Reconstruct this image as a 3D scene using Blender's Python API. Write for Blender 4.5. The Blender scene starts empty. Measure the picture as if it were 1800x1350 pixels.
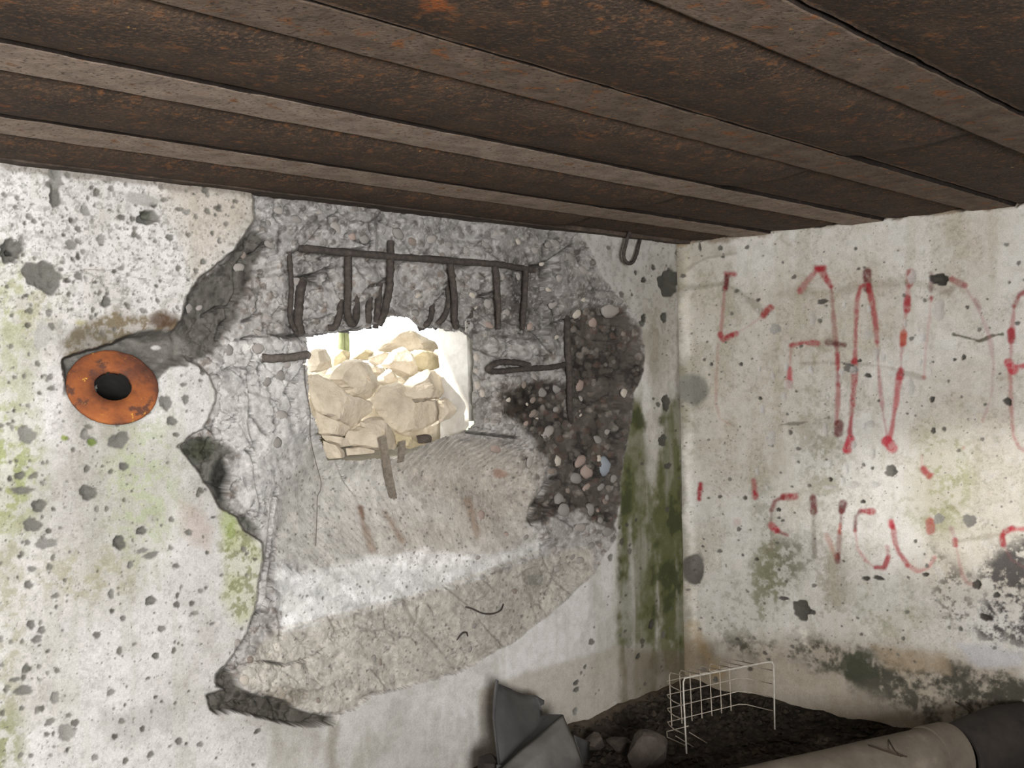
import bpy, math, random
import numpy as np
from mathutils import Vector, Matrix, noise as mnoise

# ------------------------------------------------------------------ camera
C = bpy.context.scene.collection
sc = bpy.context.scene
F = 1831.12                                     # focal length in pixels of the 1800 px wide frame
CAM = np.array([-3.80511, -2.52428, 1.39363])
RX = np.array([1700., -75., F]); RX /= np.linalg.norm(RX)
RY = np.array([-1972., 8., F]); RY /= np.linalg.norm(RY)
RZ = np.cross(RX, RY)
R = np.array([RX, RY, RZ])                      # world = R @ (right, down, forward)

def ray(u, v): return R @ np.array([u - 900., v - 675., F])
def hit(u, v, ax, val):                         # point of a wall / floor plane behind a traced mark
    d = ray(u, v); return CAM + d * ((val - CAM[ax]) / d[ax])
def proj(P):
    c = (np.asarray(P) - CAM) @ R
    return c[..., 0] / c[..., 2] * F + 900., c[..., 1] / c[..., 2] * F + 675.

cd = bpy.data.cameras.new('camera'); cam = bpy.data.objects.new('camera', cd); C.objects.link(cam)
cd.sensor_fit = 'HORIZONTAL'; cd.sensor_width = 36; cd.lens = 36 * F / 1800; cd.clip_start = .02; cd.clip_end = 200
right, down, fwd = R[:, 0], R[:, 1], R[:, 2]
M = Matrix(((right[0], -down[0], -fwd[0], CAM[0]), (right[1], -down[1], -fwd[1], CAM[1]), (right[2], -down[2], -fwd[2], CAM[2]), (0, 0, 0, 1)))
cam.matrix_world = M
sc.camera = cam

# ------------------------------------------------------------------ world, daylight, exposure
sc.view_settings.view_transform = 'Standard'; sc.view_settings.look = 'None'
sc.view_settings.exposure = 0.0; sc.view_settings.gamma = 1.0; sc.view_settings.use_curve_mapping = False
w = bpy.data.worlds.new('overcast_sky'); sc.world = w; w.use_nodes = True
bg = w.node_tree.nodes['Background']; bg.inputs[0].default_value = (.93, .97, 1, 1); bg.inputs[1].default_value = 8.0

def light(name, kind, loc, target, power, **k):
    l = bpy.data.lights.new(name, kind); l.energy = power
    o = bpy.data.objects.new(name, l); C.objects.link(o); o.location = loc
    d = Vector(target) - Vector(loc); o.rotation_euler = d.to_track_quat('-Z', 'Y').to_euler()
    for a, b in k.items(): setattr(l, a, b)
    return o
light('sun', 'SUN', (-6, 3, 5), (-5, 2.54, 4.25), 9.0, angle=math.radians(1.5), color=(1, .96, .88))
# added spot lamp that makes the bright patch on the right wall
sp_ = light('wall_patch_spot', 'SPOT', (-4.4, -4.2, 1.62), tuple(hit(1775, 885, 0, 0)), 800, spot_size=math.radians(9.5), spot_blend=.9, shadow_soft_size=.03, color=(1, .985, .95)); sp_.scale = (1.7, .75, 1)
# daylight that falls in through the opening in the back wall, left of the camera
light('opening_daylight', 'AREA', (-4.75, -4.28, 1.36), (-4.62, 0, 1.38), 362, shape='RECTANGLE', size=1.0, size_y=.9, color=(1, .985, .985))

# ------------------------------------------------------------------ helpers
def lin(c):
    c = np.asarray(c, float) / 255.
    return np.where(c <= .04045, c / 12.92, ((c + .055) / 1.055) ** 2.4)
def L4(c): return (*lin(c), 1)

def meshobj(name, verts, faces, mat=None, parent=None, smooth=False):
    me = bpy.data.meshes.new(name); me.from_pydata([tuple(map(float, v)) for v in verts], [], faces); me.validate(); me.update()
    if smooth: me.polygons.foreach_set('use_smooth', [True] * len(me.polygons))
    o = bpy.data.objects.new(name, me); C.objects.link(o)
    if mat: me.materials.append(mat)
    if parent: o.parent = parent
    return o
def empty(name, loc):
    o = bpy.data.objects.new(name, None); C.objects.link(o); o.location = loc; o.empty_display_size = .05
    return o
def tag(o, label=None, cat=None, group=None, kind=None):
    for k, v in (('label', label), ('category', cat), ('group', group), ('kind', kind)):
        if v: o[k] = v
    return o
def recenter(o, p):                             # put the origin at p without moving the mesh
    p = Vector(p); o.data.transform(Matrix.Translation(-p)); o.location = p; return o
def adopt(ch, root):                            # child built in world space goes under root
    ch.parent = root; ch.matrix_parent_inverse = Matrix.Translation(-root.location); return ch

class Geo:
    def __init__(s): s.v = []; s.f = []
    def box(s, a, b):
        n = len(s.v)
        s.v += [(x, y, z) for x in (a[0], b[0]) for y in (a[1], b[1]) for z in (a[2], b[2])]
        s.f += [tuple(n + i for i in q) for q in ((0, 1, 3, 2), (4, 6, 7, 5), (0, 4, 5, 1), (2, 3, 7, 6), (0, 2, 6, 4), (1, 5, 7, 3))]
    def tube(s, pts, r, seg=8, jit=0., seed=0, flat=1., close=False, cap=True):
        rnd = random.Random(seed); P = [Vector(p) for p in pts]; n0 = len(s.v); n = len(P)
        rr = r if hasattr(r, '__len__') else [r] * n
        up = Vector((0, 1, .13)); prev = None
        for i, p in enumerate(P):
            t = (P[(i + 1) % n] - P[i - 1]) if close else (P[min(i + 1, n - 1)] - P[max(i - 1, 0)])
            t.normalize()
            if prev is None:
                a = t.cross(up)
                if a.length < .05: a = t.cross(Vector((1, 0, 0)))
            else: a = prev - t * prev.dot(t)
            a.normalize(); prev = a; b = t.cross(a)
            for k in range(seg):
                q = 2 * math.pi * k / seg; rad = rr[i] * (1 + rnd.uniform(-jit, jit))
                s.v.append(tuple(p + a * (math.cos(q) * rad) + b * (math.sin(q) * rad * flat)))
        for i in range(n if close else n - 1):
            j = (i + 1) % n
            for k in range(seg):
                l = (k + 1) % seg
                s.f.append((n0 + i * seg + k, n0 + i * seg + l, n0 + j * seg + l, n0 + j * seg + k))
        if cap and not close:
            s.f.append(tuple(n0 + k for k in range(seg))); s.f.append(tuple(n0 + (n - 1) * seg + k for k in reversed(range(seg))))
    def obj(s, name, mat, parent=None, smooth=False): return meshobj(name, s.v, s.f, mat, parent, smooth)

def spline(pts, sub=5):                         # Catmull-Rom
    P = [np.asarray(p, float) for p in pts]; P = [2 * P[0] - P[1]] + P + [2 * P[-1] - P[-2]]; out = []
    for i in range(1, len(P) - 2):
        for k in range(sub):
            t = k / sub; a, b, c, d = P[i - 1:i + 3]
            out.append(.5 * (2 * b + (c - a) * t + (2 * a - 5 * b + 4 * c - d) * t * t + (3 * b - a - 3 * c + d) * t ** 3))
    out.append(P[-2]); return out

# value noise on arrays
def vn(a, b, f, seed):
    rng = np.random.RandomState(seed); T = rng.rand(256, 256).astype(np.float32)
    x = np.asarray(a) * f + seed * 7.31; y = np.asarray(b) * f + seed * 3.77
    xi = np.floor(x); yi = np.floor(y); fx = (x - xi).astype(np.float32); fy = (y - yi).astype(np.float32)
    xi = xi.astype(np.int64) & 255; yi = yi.astype(np.int64) & 255; x1 = (xi + 1) & 255; y1 = (yi + 1) & 255
    fx = fx * fx * (3 - 2 * fx); fy = fy * fy * (3 - 2 * fy)
    return (T[xi, yi] * (1 - fx) + T[x1, yi] * fx) * (1 - fy) + (T[xi, y1] * (1 - fx) + T[x1, y1] * fx) * fy
def fbm(a, b, f, seed, o=4, g=.5):
    s = 0; w = 1; t = 0
    for i in range(o): s = s + w * vn(a, b, f * 2 ** i, seed + i * 13); t += w; w *= g
    return s / t
def sst(e0, e1, x): t = np.clip((x - e0) / (e1 - e0), 0, 1); return t * t * (3 - 2 * t)
def cells(a, b, f, seed):                       # rough Worley: distance to nearest, id value, edge gap
    rng = np.random.RandomState(seed); TX = rng.rand(128, 128); TY = rng.rand(128, 128); TI = rng.rand(128, 128)
    x = a * f; y = b * f; xi = np.floor(x).astype(np.int64); yi = np.floor(y).astype(np.int64)
    d1 = np.full(x.shape, 9.); d2 = d1.copy(); idv = np.zeros(x.shape)
    for i in (-1, 0, 1):
        for j in (-1, 0, 1):
            p = (xi + i) & 127; q = (yi + j) & 127
            d = (xi + i + TX[p, q] - x) ** 2 + (yi + j + TY[p, q] - y) ** 2
            c = d < d1; d2 = np.where(c, d1, np.minimum(d2, d)); idv = np.where(c, TI[p, q], idv); d1 = np.where(c, d, d1)
    return np.sqrt(d1), idv, np.sqrt(d2) - np.sqrt(d1)

def facets(a, b, f, seed):                      # tilted broken faces: one plane per cell
    rng = np.random.RandomState(seed); TX, TY, TI, GX, GY = rng.rand(5, 128, 128)
    x = a * f; y = b * f; xi = np.floor(x).astype(np.int64); yi = np.floor(y).astype(np.int64)
    d1 = np.full(x.shape, 9.); h = np.zeros(x.shape)
    for i in (-1, 0, 1):
        for j in (-1, 0, 1):
            p = (xi + i) & 127; q = (yi + j) & 127; dx = x - (xi + i + TX[p, q]); dy = y - (yi + j + TY[p, q]); d = dx * dx + dy * dy
            c = d < d1; h = np.where(c, TI[p, q] - .5 + (GX[p, q] - .5) * 1.6 * dx + (GY[p, q] - .5) * 1.6 * dy, h); d1 = np.where(c, d, d1)
    return h
class Chart:
    """masks over arrays of traced coordinates U, V"""
    def __init__(s, U, V):
        s.U = U; s.V = V
        s.jag = (fbm(U, V, 1 / 34., 3, 4, .6) - .5) * 22 + (vn(U, V, 1 / 3.5, 9) - .5) * 2.5
    def sd(s, pts, pad=40):
        P = np.array(pts, float); out = np.full(s.U.shape, float(pad), np.float32)
        sel = (s.U > P[:, 0].min() - pad) & (s.U < P[:, 0].max() + pad) & (s.V > P[:, 1].min() - pad) & (s.V < P[:, 1].max() + pad)
        if not sel.any(): return out
        u = s.U[sel]; v = s.V[sel]; d = np.full(u.shape, 1e9); ins = np.zeros(u.shape, bool)
        for i in range(len(P)):
            a = P[i]; b = P[(i + 1) % len(P)]; e = b - a; l = max(e @ e, 1e-9)
            t = np.clip(((u - a[0]) * e[0] + (v - a[1]) * e[1]) / l, 0, 1)
            d = np.minimum(d, (u - a[0] - t * e[0]) ** 2 + (v - a[1] - t * e[1]) ** 2)
            if a[1] != b[1]:
                c = ((a[1] > v) != (b[1] > v)) & (u < (b[0] - a[0]) * (v - a[1]) / (b[1] - a[1]) + a[0]); ins ^= c
        d = np.sqrt(d); out[sel] = np.minimum(np.where(ins, -d, d), pad); return out
    def poly(s, pts, soft=3, jag=.5, grow=0):
        return sst(soft, -soft, s.sd(pts, pad=int(40 + soft)) - grow + s.jag * jag)
    def line(s, pts, width, soft=1.5, jag=.15):
        P = np.array(pts, float); pad = width * 2 + soft * 2 + 8; out = np.zeros(s.U.shape, np.float32)
        sel = (s.U > P[:, 0].min() - pad) & (s.U < P[:, 0].max() + pad) & (s.V > P[:, 1].min() - pad) & (s.V < P[:, 1].max() + pad)
        if not sel.any(): return out
        u = s.U[sel]; v = s.V[sel]; d = np.full(u.shape, 1e9); j = s.jag[sel] * jag
        if len(P) == 1: d = (u - P[0, 0]) ** 2 + (v - P[0, 1]) ** 2
        for i in range(len(P) - 1):
            a = P[i]; e = P[i + 1] - a; l = max(e @ e, 1e-9)
            t = np.clip(((u - a[0]) * e[0] + (v - a[1]) * e[1]) / l, 0, 1)
            d = np.minimum(d, (u - a[0] - t * e[0]) ** 2 + (v - a[1] - t * e[1]) ** 2)
        out[sel] = sst(width / 2 + soft, max(width / 2 - soft, 0), np.sqrt(d) + j); return out
    def blob(s, u, v, ru, rv, soft=.35, jag=.5):
        d = np.sqrt(((s.U - u) / ru) ** 2 + ((s.V - v) / rv) ** 2) + s.jag * jag / max(ru, rv)
        return sst(1 + soft, 1 - soft, d)

def Z(k, ox, oy, pts): return [(x / k + ox, y / k + oy) for x, y in pts]
def mix(col, m, c):
    m = np.clip(m, 0, 1)[..., None]; return col * (1 - m) + lin(c) * m
def mulc(col, m, k): return col * (1 - np.clip(m, 0, 1)[..., None] * (1 - np.asarray(k, float)))

# ------------------------------------------------------------------ node materials
def mat_base(name):
    m = bpy.data.materials.new(name); m.use_nodes = True; nt = m.node_tree; b = nt.nodes['Principled BSDF']
    b.inputs['Roughness'].default_value = .9; b.inputs['Specular IOR Level'].default_value = .2
    return m, nt, b
def nz(nt, scale, detail=6, rough=.6, vec='Object', stretch=None):
    tc = nt.nodes.new('ShaderNodeTexCoord'); n = nt.nodes.new('ShaderNodeTexNoise')
    n.inputs['Scale'].default_value = scale; n.inputs['Detail'].default_value = detail; n.inputs['Roughness'].default_value = rough
    if stretch:
        mp = nt.nodes.new('ShaderNodeMapping'); mp.inputs['Scale'].default_value = stretch
        nt.links.new(tc.outputs[vec], mp.inputs[0]); nt.links.new(mp.outputs[0], n.inputs['Vector'])
    else: nt.links.new(tc.outputs[vec], n.inputs['Vector'])
    return n.outputs['Fac']
def ramp(nt, fac, stops):
    r = nt.nodes.new('ShaderNodeValToRGB'); e = r.color_ramp.elements
    while len(e) < len(stops): e.new(.5)
    for x, (p, c) in zip(e, stops): x.position = p; x.color = c if len(c) == 4 else L4(c)
    nt.links.new(fac, r.inputs[0]); return r.outputs[0]
def mixn(nt, fac, a, b, mode='MIX'):
    n = nt.nodes.new('ShaderNodeMix'); n.data_type = 'RGBA'; n.blend_type = mode
    for s, x in ((0, fac), (6, a), (7, b)):
        if isinstance(x, (int, float)): n.inputs[s].default_value = x
        elif isinstance(x, tuple): n.inputs[s].default_value = x
        else: nt.links.new(x, n.inputs[s])
    return n.outputs[2]
def bump(nt, b, fac, strength, dist):
    n = nt.nodes.new('ShaderNodeBump'); n.inputs['Strength'].default_value = strength; n.inputs['Distance'].default_value = dist
    nt.links.new(fac, n.inputs['Height']); nt.links.new(n.outputs[0], b.inputs['Normal'])

def mat_wall():
    m, nt, b = mat_base('limewashed_concrete')
    at = nt.nodes.new('ShaderNodeAttribute'); at.attribute_name = 'Col'
    g = ramp(nt, nz(nt, 260, 4, .7), [(.3, (205, 205, 205)), (.7, (255, 255, 255))])
    c = mixn(nt, .8, at.outputs['Color'], g, 'MULTIPLY')
    g2 = ramp(nt, nz(nt, 24, 6, .65), [(.25, (222, 220, 216)), (.6, (255, 255, 255))])
    nt.links.new(mixn(nt, .6, c, g2, 'MULTIPLY'), b.inputs['Base Color'])
    bump(nt, b, nz(nt, 170, 5, .7), .3, .003); return m
def mat_noise(name, stops, scale, rough=.9, bscale=60, bstr=.5, bdist=.004, stretch=None, detail=7, extra=None, spec=.2, metal=0):
    m, nt, b = mat_base(name); b.inputs['Roughness'].default_value = rough; b.inputs['Specular IOR Level'].default_value = spec; b.inputs['Metallic'].default_value = metal
    c = ramp(nt, nz(nt, scale, detail, .65, stretch=stretch), stops)
    for (sc_, lo, hi, col) in (extra or []):
        f = ramp(nt, nz(nt, sc_, 6, .6), [(lo, (0, 0, 0)), (hi, (255, 255, 255))]); c = mixn(nt, f, c, L4(col))
    nt.links.new(c, b.inputs['Base Color']); bump(nt, b, nz(nt, bscale, 5, .6), bstr, bdist); return m

MW = mat_wall()
M_rebar = mat_noise('rusted_rebar', [(.3, (50, 46, 43)), (.6, (74, 67, 62)), (.8, (104, 95, 88))], 70, bscale=220, bstr=.7, bdist=.002, spec=.3)
M_rebar_mid = mat_noise('dusty_rebar', [(.3, (74, 69, 64)), (.7, (112, 104, 97))], 80, bscale=240, bstr=.7, bdist=.002)
M_rebar_light = mat_noise('dusty_bar', [(.3, (98, 90, 80)), (.7, (136, 127, 114))], 90, bscale=260, bstr=.8, bdist=.002)
M_ring = mat_noise('orange_rust', [(.28, (62, 44, 38)), (.42, (100, 62, 46)), (.52, (132, 78, 48)), (.64, (154, 92, 52)), (.8, (174, 112, 64))], 9, bscale=120, bstr=.6, bdist=.002,
                   extra=[(26, .55, .62, (92, 62, 50)), (60, .66, .72, (212, 160, 70))])
M_dark = mat_noise('shade_dark_pipe', [(.3, (16, 15, 14)), (.7, (30, 28, 26))], 30)  # shade inside the flange hole, put into a near-black colour
M_sheet = mat_noise('dark_rusty_sheet', [(.25, (50, 42, 37)), (.5, (68, 57, 48)), (.75, (90, 73, 59))], 9, bscale=130, bstr=.9, bdist=.004,
                    extra=[(38, .56, .72, (134, 90, 56)), (5.5, .66, .72, (150, 88, 50)), (120, .52, .64, (102, 80, 62)), (190, .58, .68, (42, 36, 32)), (55, .70, .74, (186, 146, 84))])
M_flange = mat_noise('grey_brown_flange', [(.3, (116, 103, 92)), (.5, (150, 134, 120)), (.75, (172, 156, 141))], 15, bscale=150, bstr=.6, bdist=.003,
                     extra=[(20, .6, .68, (136, 96, 66)), (110, .55, .66, (92, 80, 70)), (45, .68, .72, (188, 150, 88))])
M_flange_rusty = mat_noise('brown_rusty_flange', [(.3, (84, 72, 62)), (.5, (112, 97, 84)), (.75, (136, 119, 104))], 15, bscale=150, bstr=.6, bdist=.003,
                     extra=[(20, .56, .66, (138, 92, 60)), (110, .55, .66, (70, 60, 52)), (45, .66, .71, (186, 132, 74))])
M_stone = mat_noise('tan_limestone', [(.25, (158, 145, 126)), (.5, (188, 176, 157)), (.8, (208, 198, 181))], 12, bscale=45, bstr=.8, bdist=.008,
                    extra=[(8, .6, .7, (182, 164, 138))])
M_stone_y = mat_noise('yellowish_limestone', [(.25, (156, 142, 112)), (.6, (184, 171, 140)), (.8, (200, 189, 160))], 14, bscale=70, bstr=.5, bdist=.006)
M_rock = mat_noise('grey_floor_rock', [(.3, (54, 49, 44)), (.7, (88, 80, 73))], 16, bscale=60, bstr=.7, bdist=.006)
M_pebs = [mat_noise('pebble_%s' % n, [(.3, a), (.7, b)], 40, bscale=160, bstr=.4, bdist=.002) for n, a, b in
          (('pale', (168, 160, 148), (196, 188, 176)), ('grey', (120, 116, 111), (150, 146, 140)), ('pink', (140, 124, 115), (164, 148, 138)),
           ('bluish', (122, 128, 134), (158, 164, 170)), ('brown', (116, 106, 97), (142, 131, 121)), ('cement', (136, 130, 124), (166, 161, 155)))]
M_floor = mat_noise('dark_earth', [(.3, (38, 34, 30)), (.6, (56, 50, 44)), (.8, (78, 70, 62))], 14, bscale=40, bstr=1, bdist=.012)
M_tarp = mat_noise('grey_tarpaulin', [(.3, (56, 56, 56)), (.7, (80, 79, 78))], 6, rough=.6, bscale=30, bstr=.3, bdist=.004, spec=.35)
M_tarp_light = mat_noise('pale_tarpaulin', [(.3, (82, 81, 78)), (.7, (116, 114, 110))], 7, rough=.55, bscale=30, bstr=.3, bdist=.004, spec=.35)
M_wire = mat_noise('galvanised_wire', [(.3, (160, 154, 144)), (.7, (204, 199, 188))], 60, rough=.55, bscale=300, bstr=.2, bdist=.001, spec=.5)
M_wire_old = mat_noise('tarnished_wire', [(.3, (150, 141, 128)), (.7, (192, 182, 168))], 60, rough=.7, bscale=300, bstr=.2, bdist=.001)
M_pipe = mat_noise('fibre_cement', [(.25, (84, 77, 68)), (.55, (106, 98, 87)), (.8, (132, 123, 110))], 9, bscale=90, bstr=.4, bdist=.003, extra=[(26, .66, .7, (84, 76, 68))])
M_pipe_dark = mat_noise('dark_pipe', [(.3, (38, 35, 32)), (.7, (58, 53, 48))], 10, bscale=60, bstr=.5, bdist=.004)
M_twig = mat_noise('twig', [(.3, (52, 44, 38)), (.7, (74, 64, 54))], 60)
M_moss = mat_noise('mossy_stem', [(.3, (104, 112, 78)), (.7, (150, 156, 122))], 60, stretch=(4, 4, .6))
M_slab = mat_noise('plain_concrete', [(.3, (140, 136, 128)), (.7, (168, 164, 156))], 5)
M_ground = mat_noise('grassy_ground', [(.3, (90, 98, 62)), (.7, (140, 140, 100))], 8)

# ------------------------------------------------------------------ traced outlines of the broken front wall
BROKEN = [(447, 335), (447, 385), (430, 410), (410, 440), (385, 458), (350, 490), (330, 520), (318, 560), (300, 590), (310, 625), (345, 645), (366, 660), (381, 690), (372, 722),
          (356, 752), (330, 768), (314, 785), (330, 806), (356, 836), (370, 866), (386, 893), (402, 903), (413, 908), (430, 935), (460, 955), (463, 985), (455, 1030), (449, 1072),
          (428, 1122), (408, 1150), (382, 1185), (380, 1200), (392, 1212), (362, 1222), (371, 1247), (384, 1256), (426, 1253), (466, 1263), (514, 1275), (586, 1276), (594, 1256),
          (625, 1245), (655, 1221), (723, 1204), (770, 1192), (813, 1181), (855, 1155), (900, 1130), (960, 1085), (1000, 1052), (1040, 1012), (1068, 970), (1087, 938), (1079, 925),
          (1090, 890), (1090, 850), (1101, 790), (1110, 740), (1116, 690), (1130, 650), (1134, 610), (1121, 560), (1108, 540), (1085, 520), (1060, 490), (1045, 450), (1020, 415), (1004, 400), (1000, 335)]
DARK_R = [(995, 560), (1050, 535), (1100, 540), (1125, 585), (1136, 640), (1117, 700), (1108, 760), (1095, 850), (1088, 900), (1076, 935), (1058, 925), (1020, 895), (985, 905), (955, 925), (930, 915),
          (936, 890), (962, 850), (972, 830), (950, 800), (915, 745), (888, 725), (885, 690), (930, 672), (992, 665)]
DARK_L = [(440, 400), (395, 458), (350, 492), (330, 520), (316, 560), (300, 600), (330, 640), (375, 620), (395, 585), (415, 560), (425, 520), (450, 470), (470, 425)]
DARK_L2 = [(314, 785), (330, 806), (358, 838), (370, 866), (386, 893), (405, 906), (432, 936), (460, 955), (455, 930), (440, 915), (428, 905), (410, 900), (395, 870), (402, 830), (396, 806), (420, 800), (400, 780), (370, 770), (335, 770)]
SHELL = [(374, 820), (388, 806), (402, 826), (404, 842), (394, 876), (382, 880), (372, 850)]
STRIP = [(362, 1222), (371, 1247), (384, 1256), (426, 1253), (466, 1263), (514, 1275), (586, 1276), (592, 1262), (560, 1258), (520, 1246), (500, 1232), (470, 1226), (440, 1220), (425, 1212), (415, 1190), (396, 1170), (382, 1186), (381, 1202), (392, 1212)]
SILL = [(545, 770), (572, 792), (745, 780), (800, 765), (850, 775), (905, 800), (940, 850), (940, 890), (948, 965), (760, 1000), (560, 1000), (484, 985), (488, 880)]
WHITEBAND = [(482, 990), (530, 1010), (640, 985), (750, 968), (790, 972), (860, 975), (905, 965), (945, 955), (952, 972), (900, 990), (740, 1045), (640, 1072), (500, 1106), (490, 1080)]
LOWER = [(490, 1105), (740, 1048), (960, 975), (1040, 960), (1040, 1012), (960, 1085), (900, 1130), (813, 1181), (723, 1204), (655, 1221), (594, 1256), (540, 1255), (500, 1235), (440, 1215), (420, 1190), (440, 1150)]
LEFTPANEL = [(372, 640), (400, 600), (440, 590), (520, 600), (545, 690), (560, 780), (485, 880), (470, 990), (462, 1080), (446, 1078), (465, 985), (440, 915), (420, 890), (410, 830), (420, 800), (375, 770), (372, 725), (382, 690)]
POCKET = [(505, 450), (530, 438), (700, 455), (900, 470), (958, 478), (962, 600), (900, 595), (815, 590), (740, 580), (690, 550), (640, 578), (530, 592), (505, 592)]
HOLE = [(540, 592), (600, 589), (628, 586), (648, 576), (665, 570), (690, 556), (716, 560), (735, 577), (770, 577), (783, 585), (808, 583), (828, 600), (829, 680), (831, 745), (806, 760), (772, 770), (745, 784), (700, 806), (640, 808), (577, 808), (566, 770), (549, 722), (543, 660)]
CAVITY = [(112, 632), (135, 622), (175, 612), (200, 604), (234, 588), (268, 581), (302, 585), (330, 612), (336, 634), (332, 646), (300, 645), (284, 660), (270, 688), (262, 712), (250, 724), (214, 738), (173, 730), (146, 716), (128, 696), (113, 694)]
CRACKS = [([(461, 389), (459, 411), (466, 425), (448, 443), (424, 453), (411, 475), (414, 515), (400, 539), (379, 540), (355, 556)], 4), ([(397, 541), (400, 560), (387, 571), (379, 597)], 4),
          ([(447, 627), (438, 644), (436, 665), (440, 696), (440, 722), (438, 744), (442, 764), (450, 790)], 3.5), ([(431, 791), (442, 798), (448, 818), (448, 836), (453, 862), (459, 891), (456, 907), (444, 913)], 3),
          ([(487, 858), (480, 880), (476, 913), (471, 956), (468, 982), (465, 1000)], 4), ([(478, 990), (470, 1050), (462, 1072), (446, 1078), (430, 1124), (410, 1149), (400, 1175), (392, 1190)], 6),
          ([(488, 1082), (494, 1098), (492, 1124)], 3.5), ([(985, 838), (969, 841), (958, 855), (946, 876), (934, 892), (931, 911), (936, 921)], 7), ([(413, 1175), (439, 1165), (465, 1162), (500, 1169), (546, 1156), (571, 1140)], 2.5),
          ([(563, 400), (547, 419), (531, 435), (520, 444), (504, 444)], 3.5), ([(478, 589), (504, 591), (528, 588), (590, 588), (640, 574)], 3.5), ([(640, 515), (651, 503), (667, 499), (677, 492), (672, 484)], 4),
          ([(503, 545), (492, 540), (480, 556), (470, 585)], 3), ([(500, 690), (508, 676), (528, 655), (535, 640)], 3), ([(505, 688), (516, 715), (508, 728)], 4), ([(425, 565), (440, 560), (452, 548)], 3), ([(388, 744), (415, 733)], 3),
          ([(760, 540), (775, 522), (786, 505)], 3.5), ([(838, 522), (870, 513), (890, 480)], 3), ([(541, 488), (560, 478), (578, 470)], 4), ([(515, 490), (535, 486), (550, 483)], 5), ([(820, 760), (850, 763), (912, 770)], 3),
          ([(590, 809), (605, 845), (617, 862)], 2.5), ([(424, 596), (445, 590), (470, 592)], 3.5), ([(362, 780), (366, 770), (360, 790), (354, 795)], 3), ([(1005, 430), (960, 462), (930, 470)], 4), ([(560, 455), (600, 440), (640, 436)], 2.5),
          ([(1000, 560), (970, 568), (950, 590)], 3), ([(655, 425), (640, 428), (622, 420)], 3)]

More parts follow.
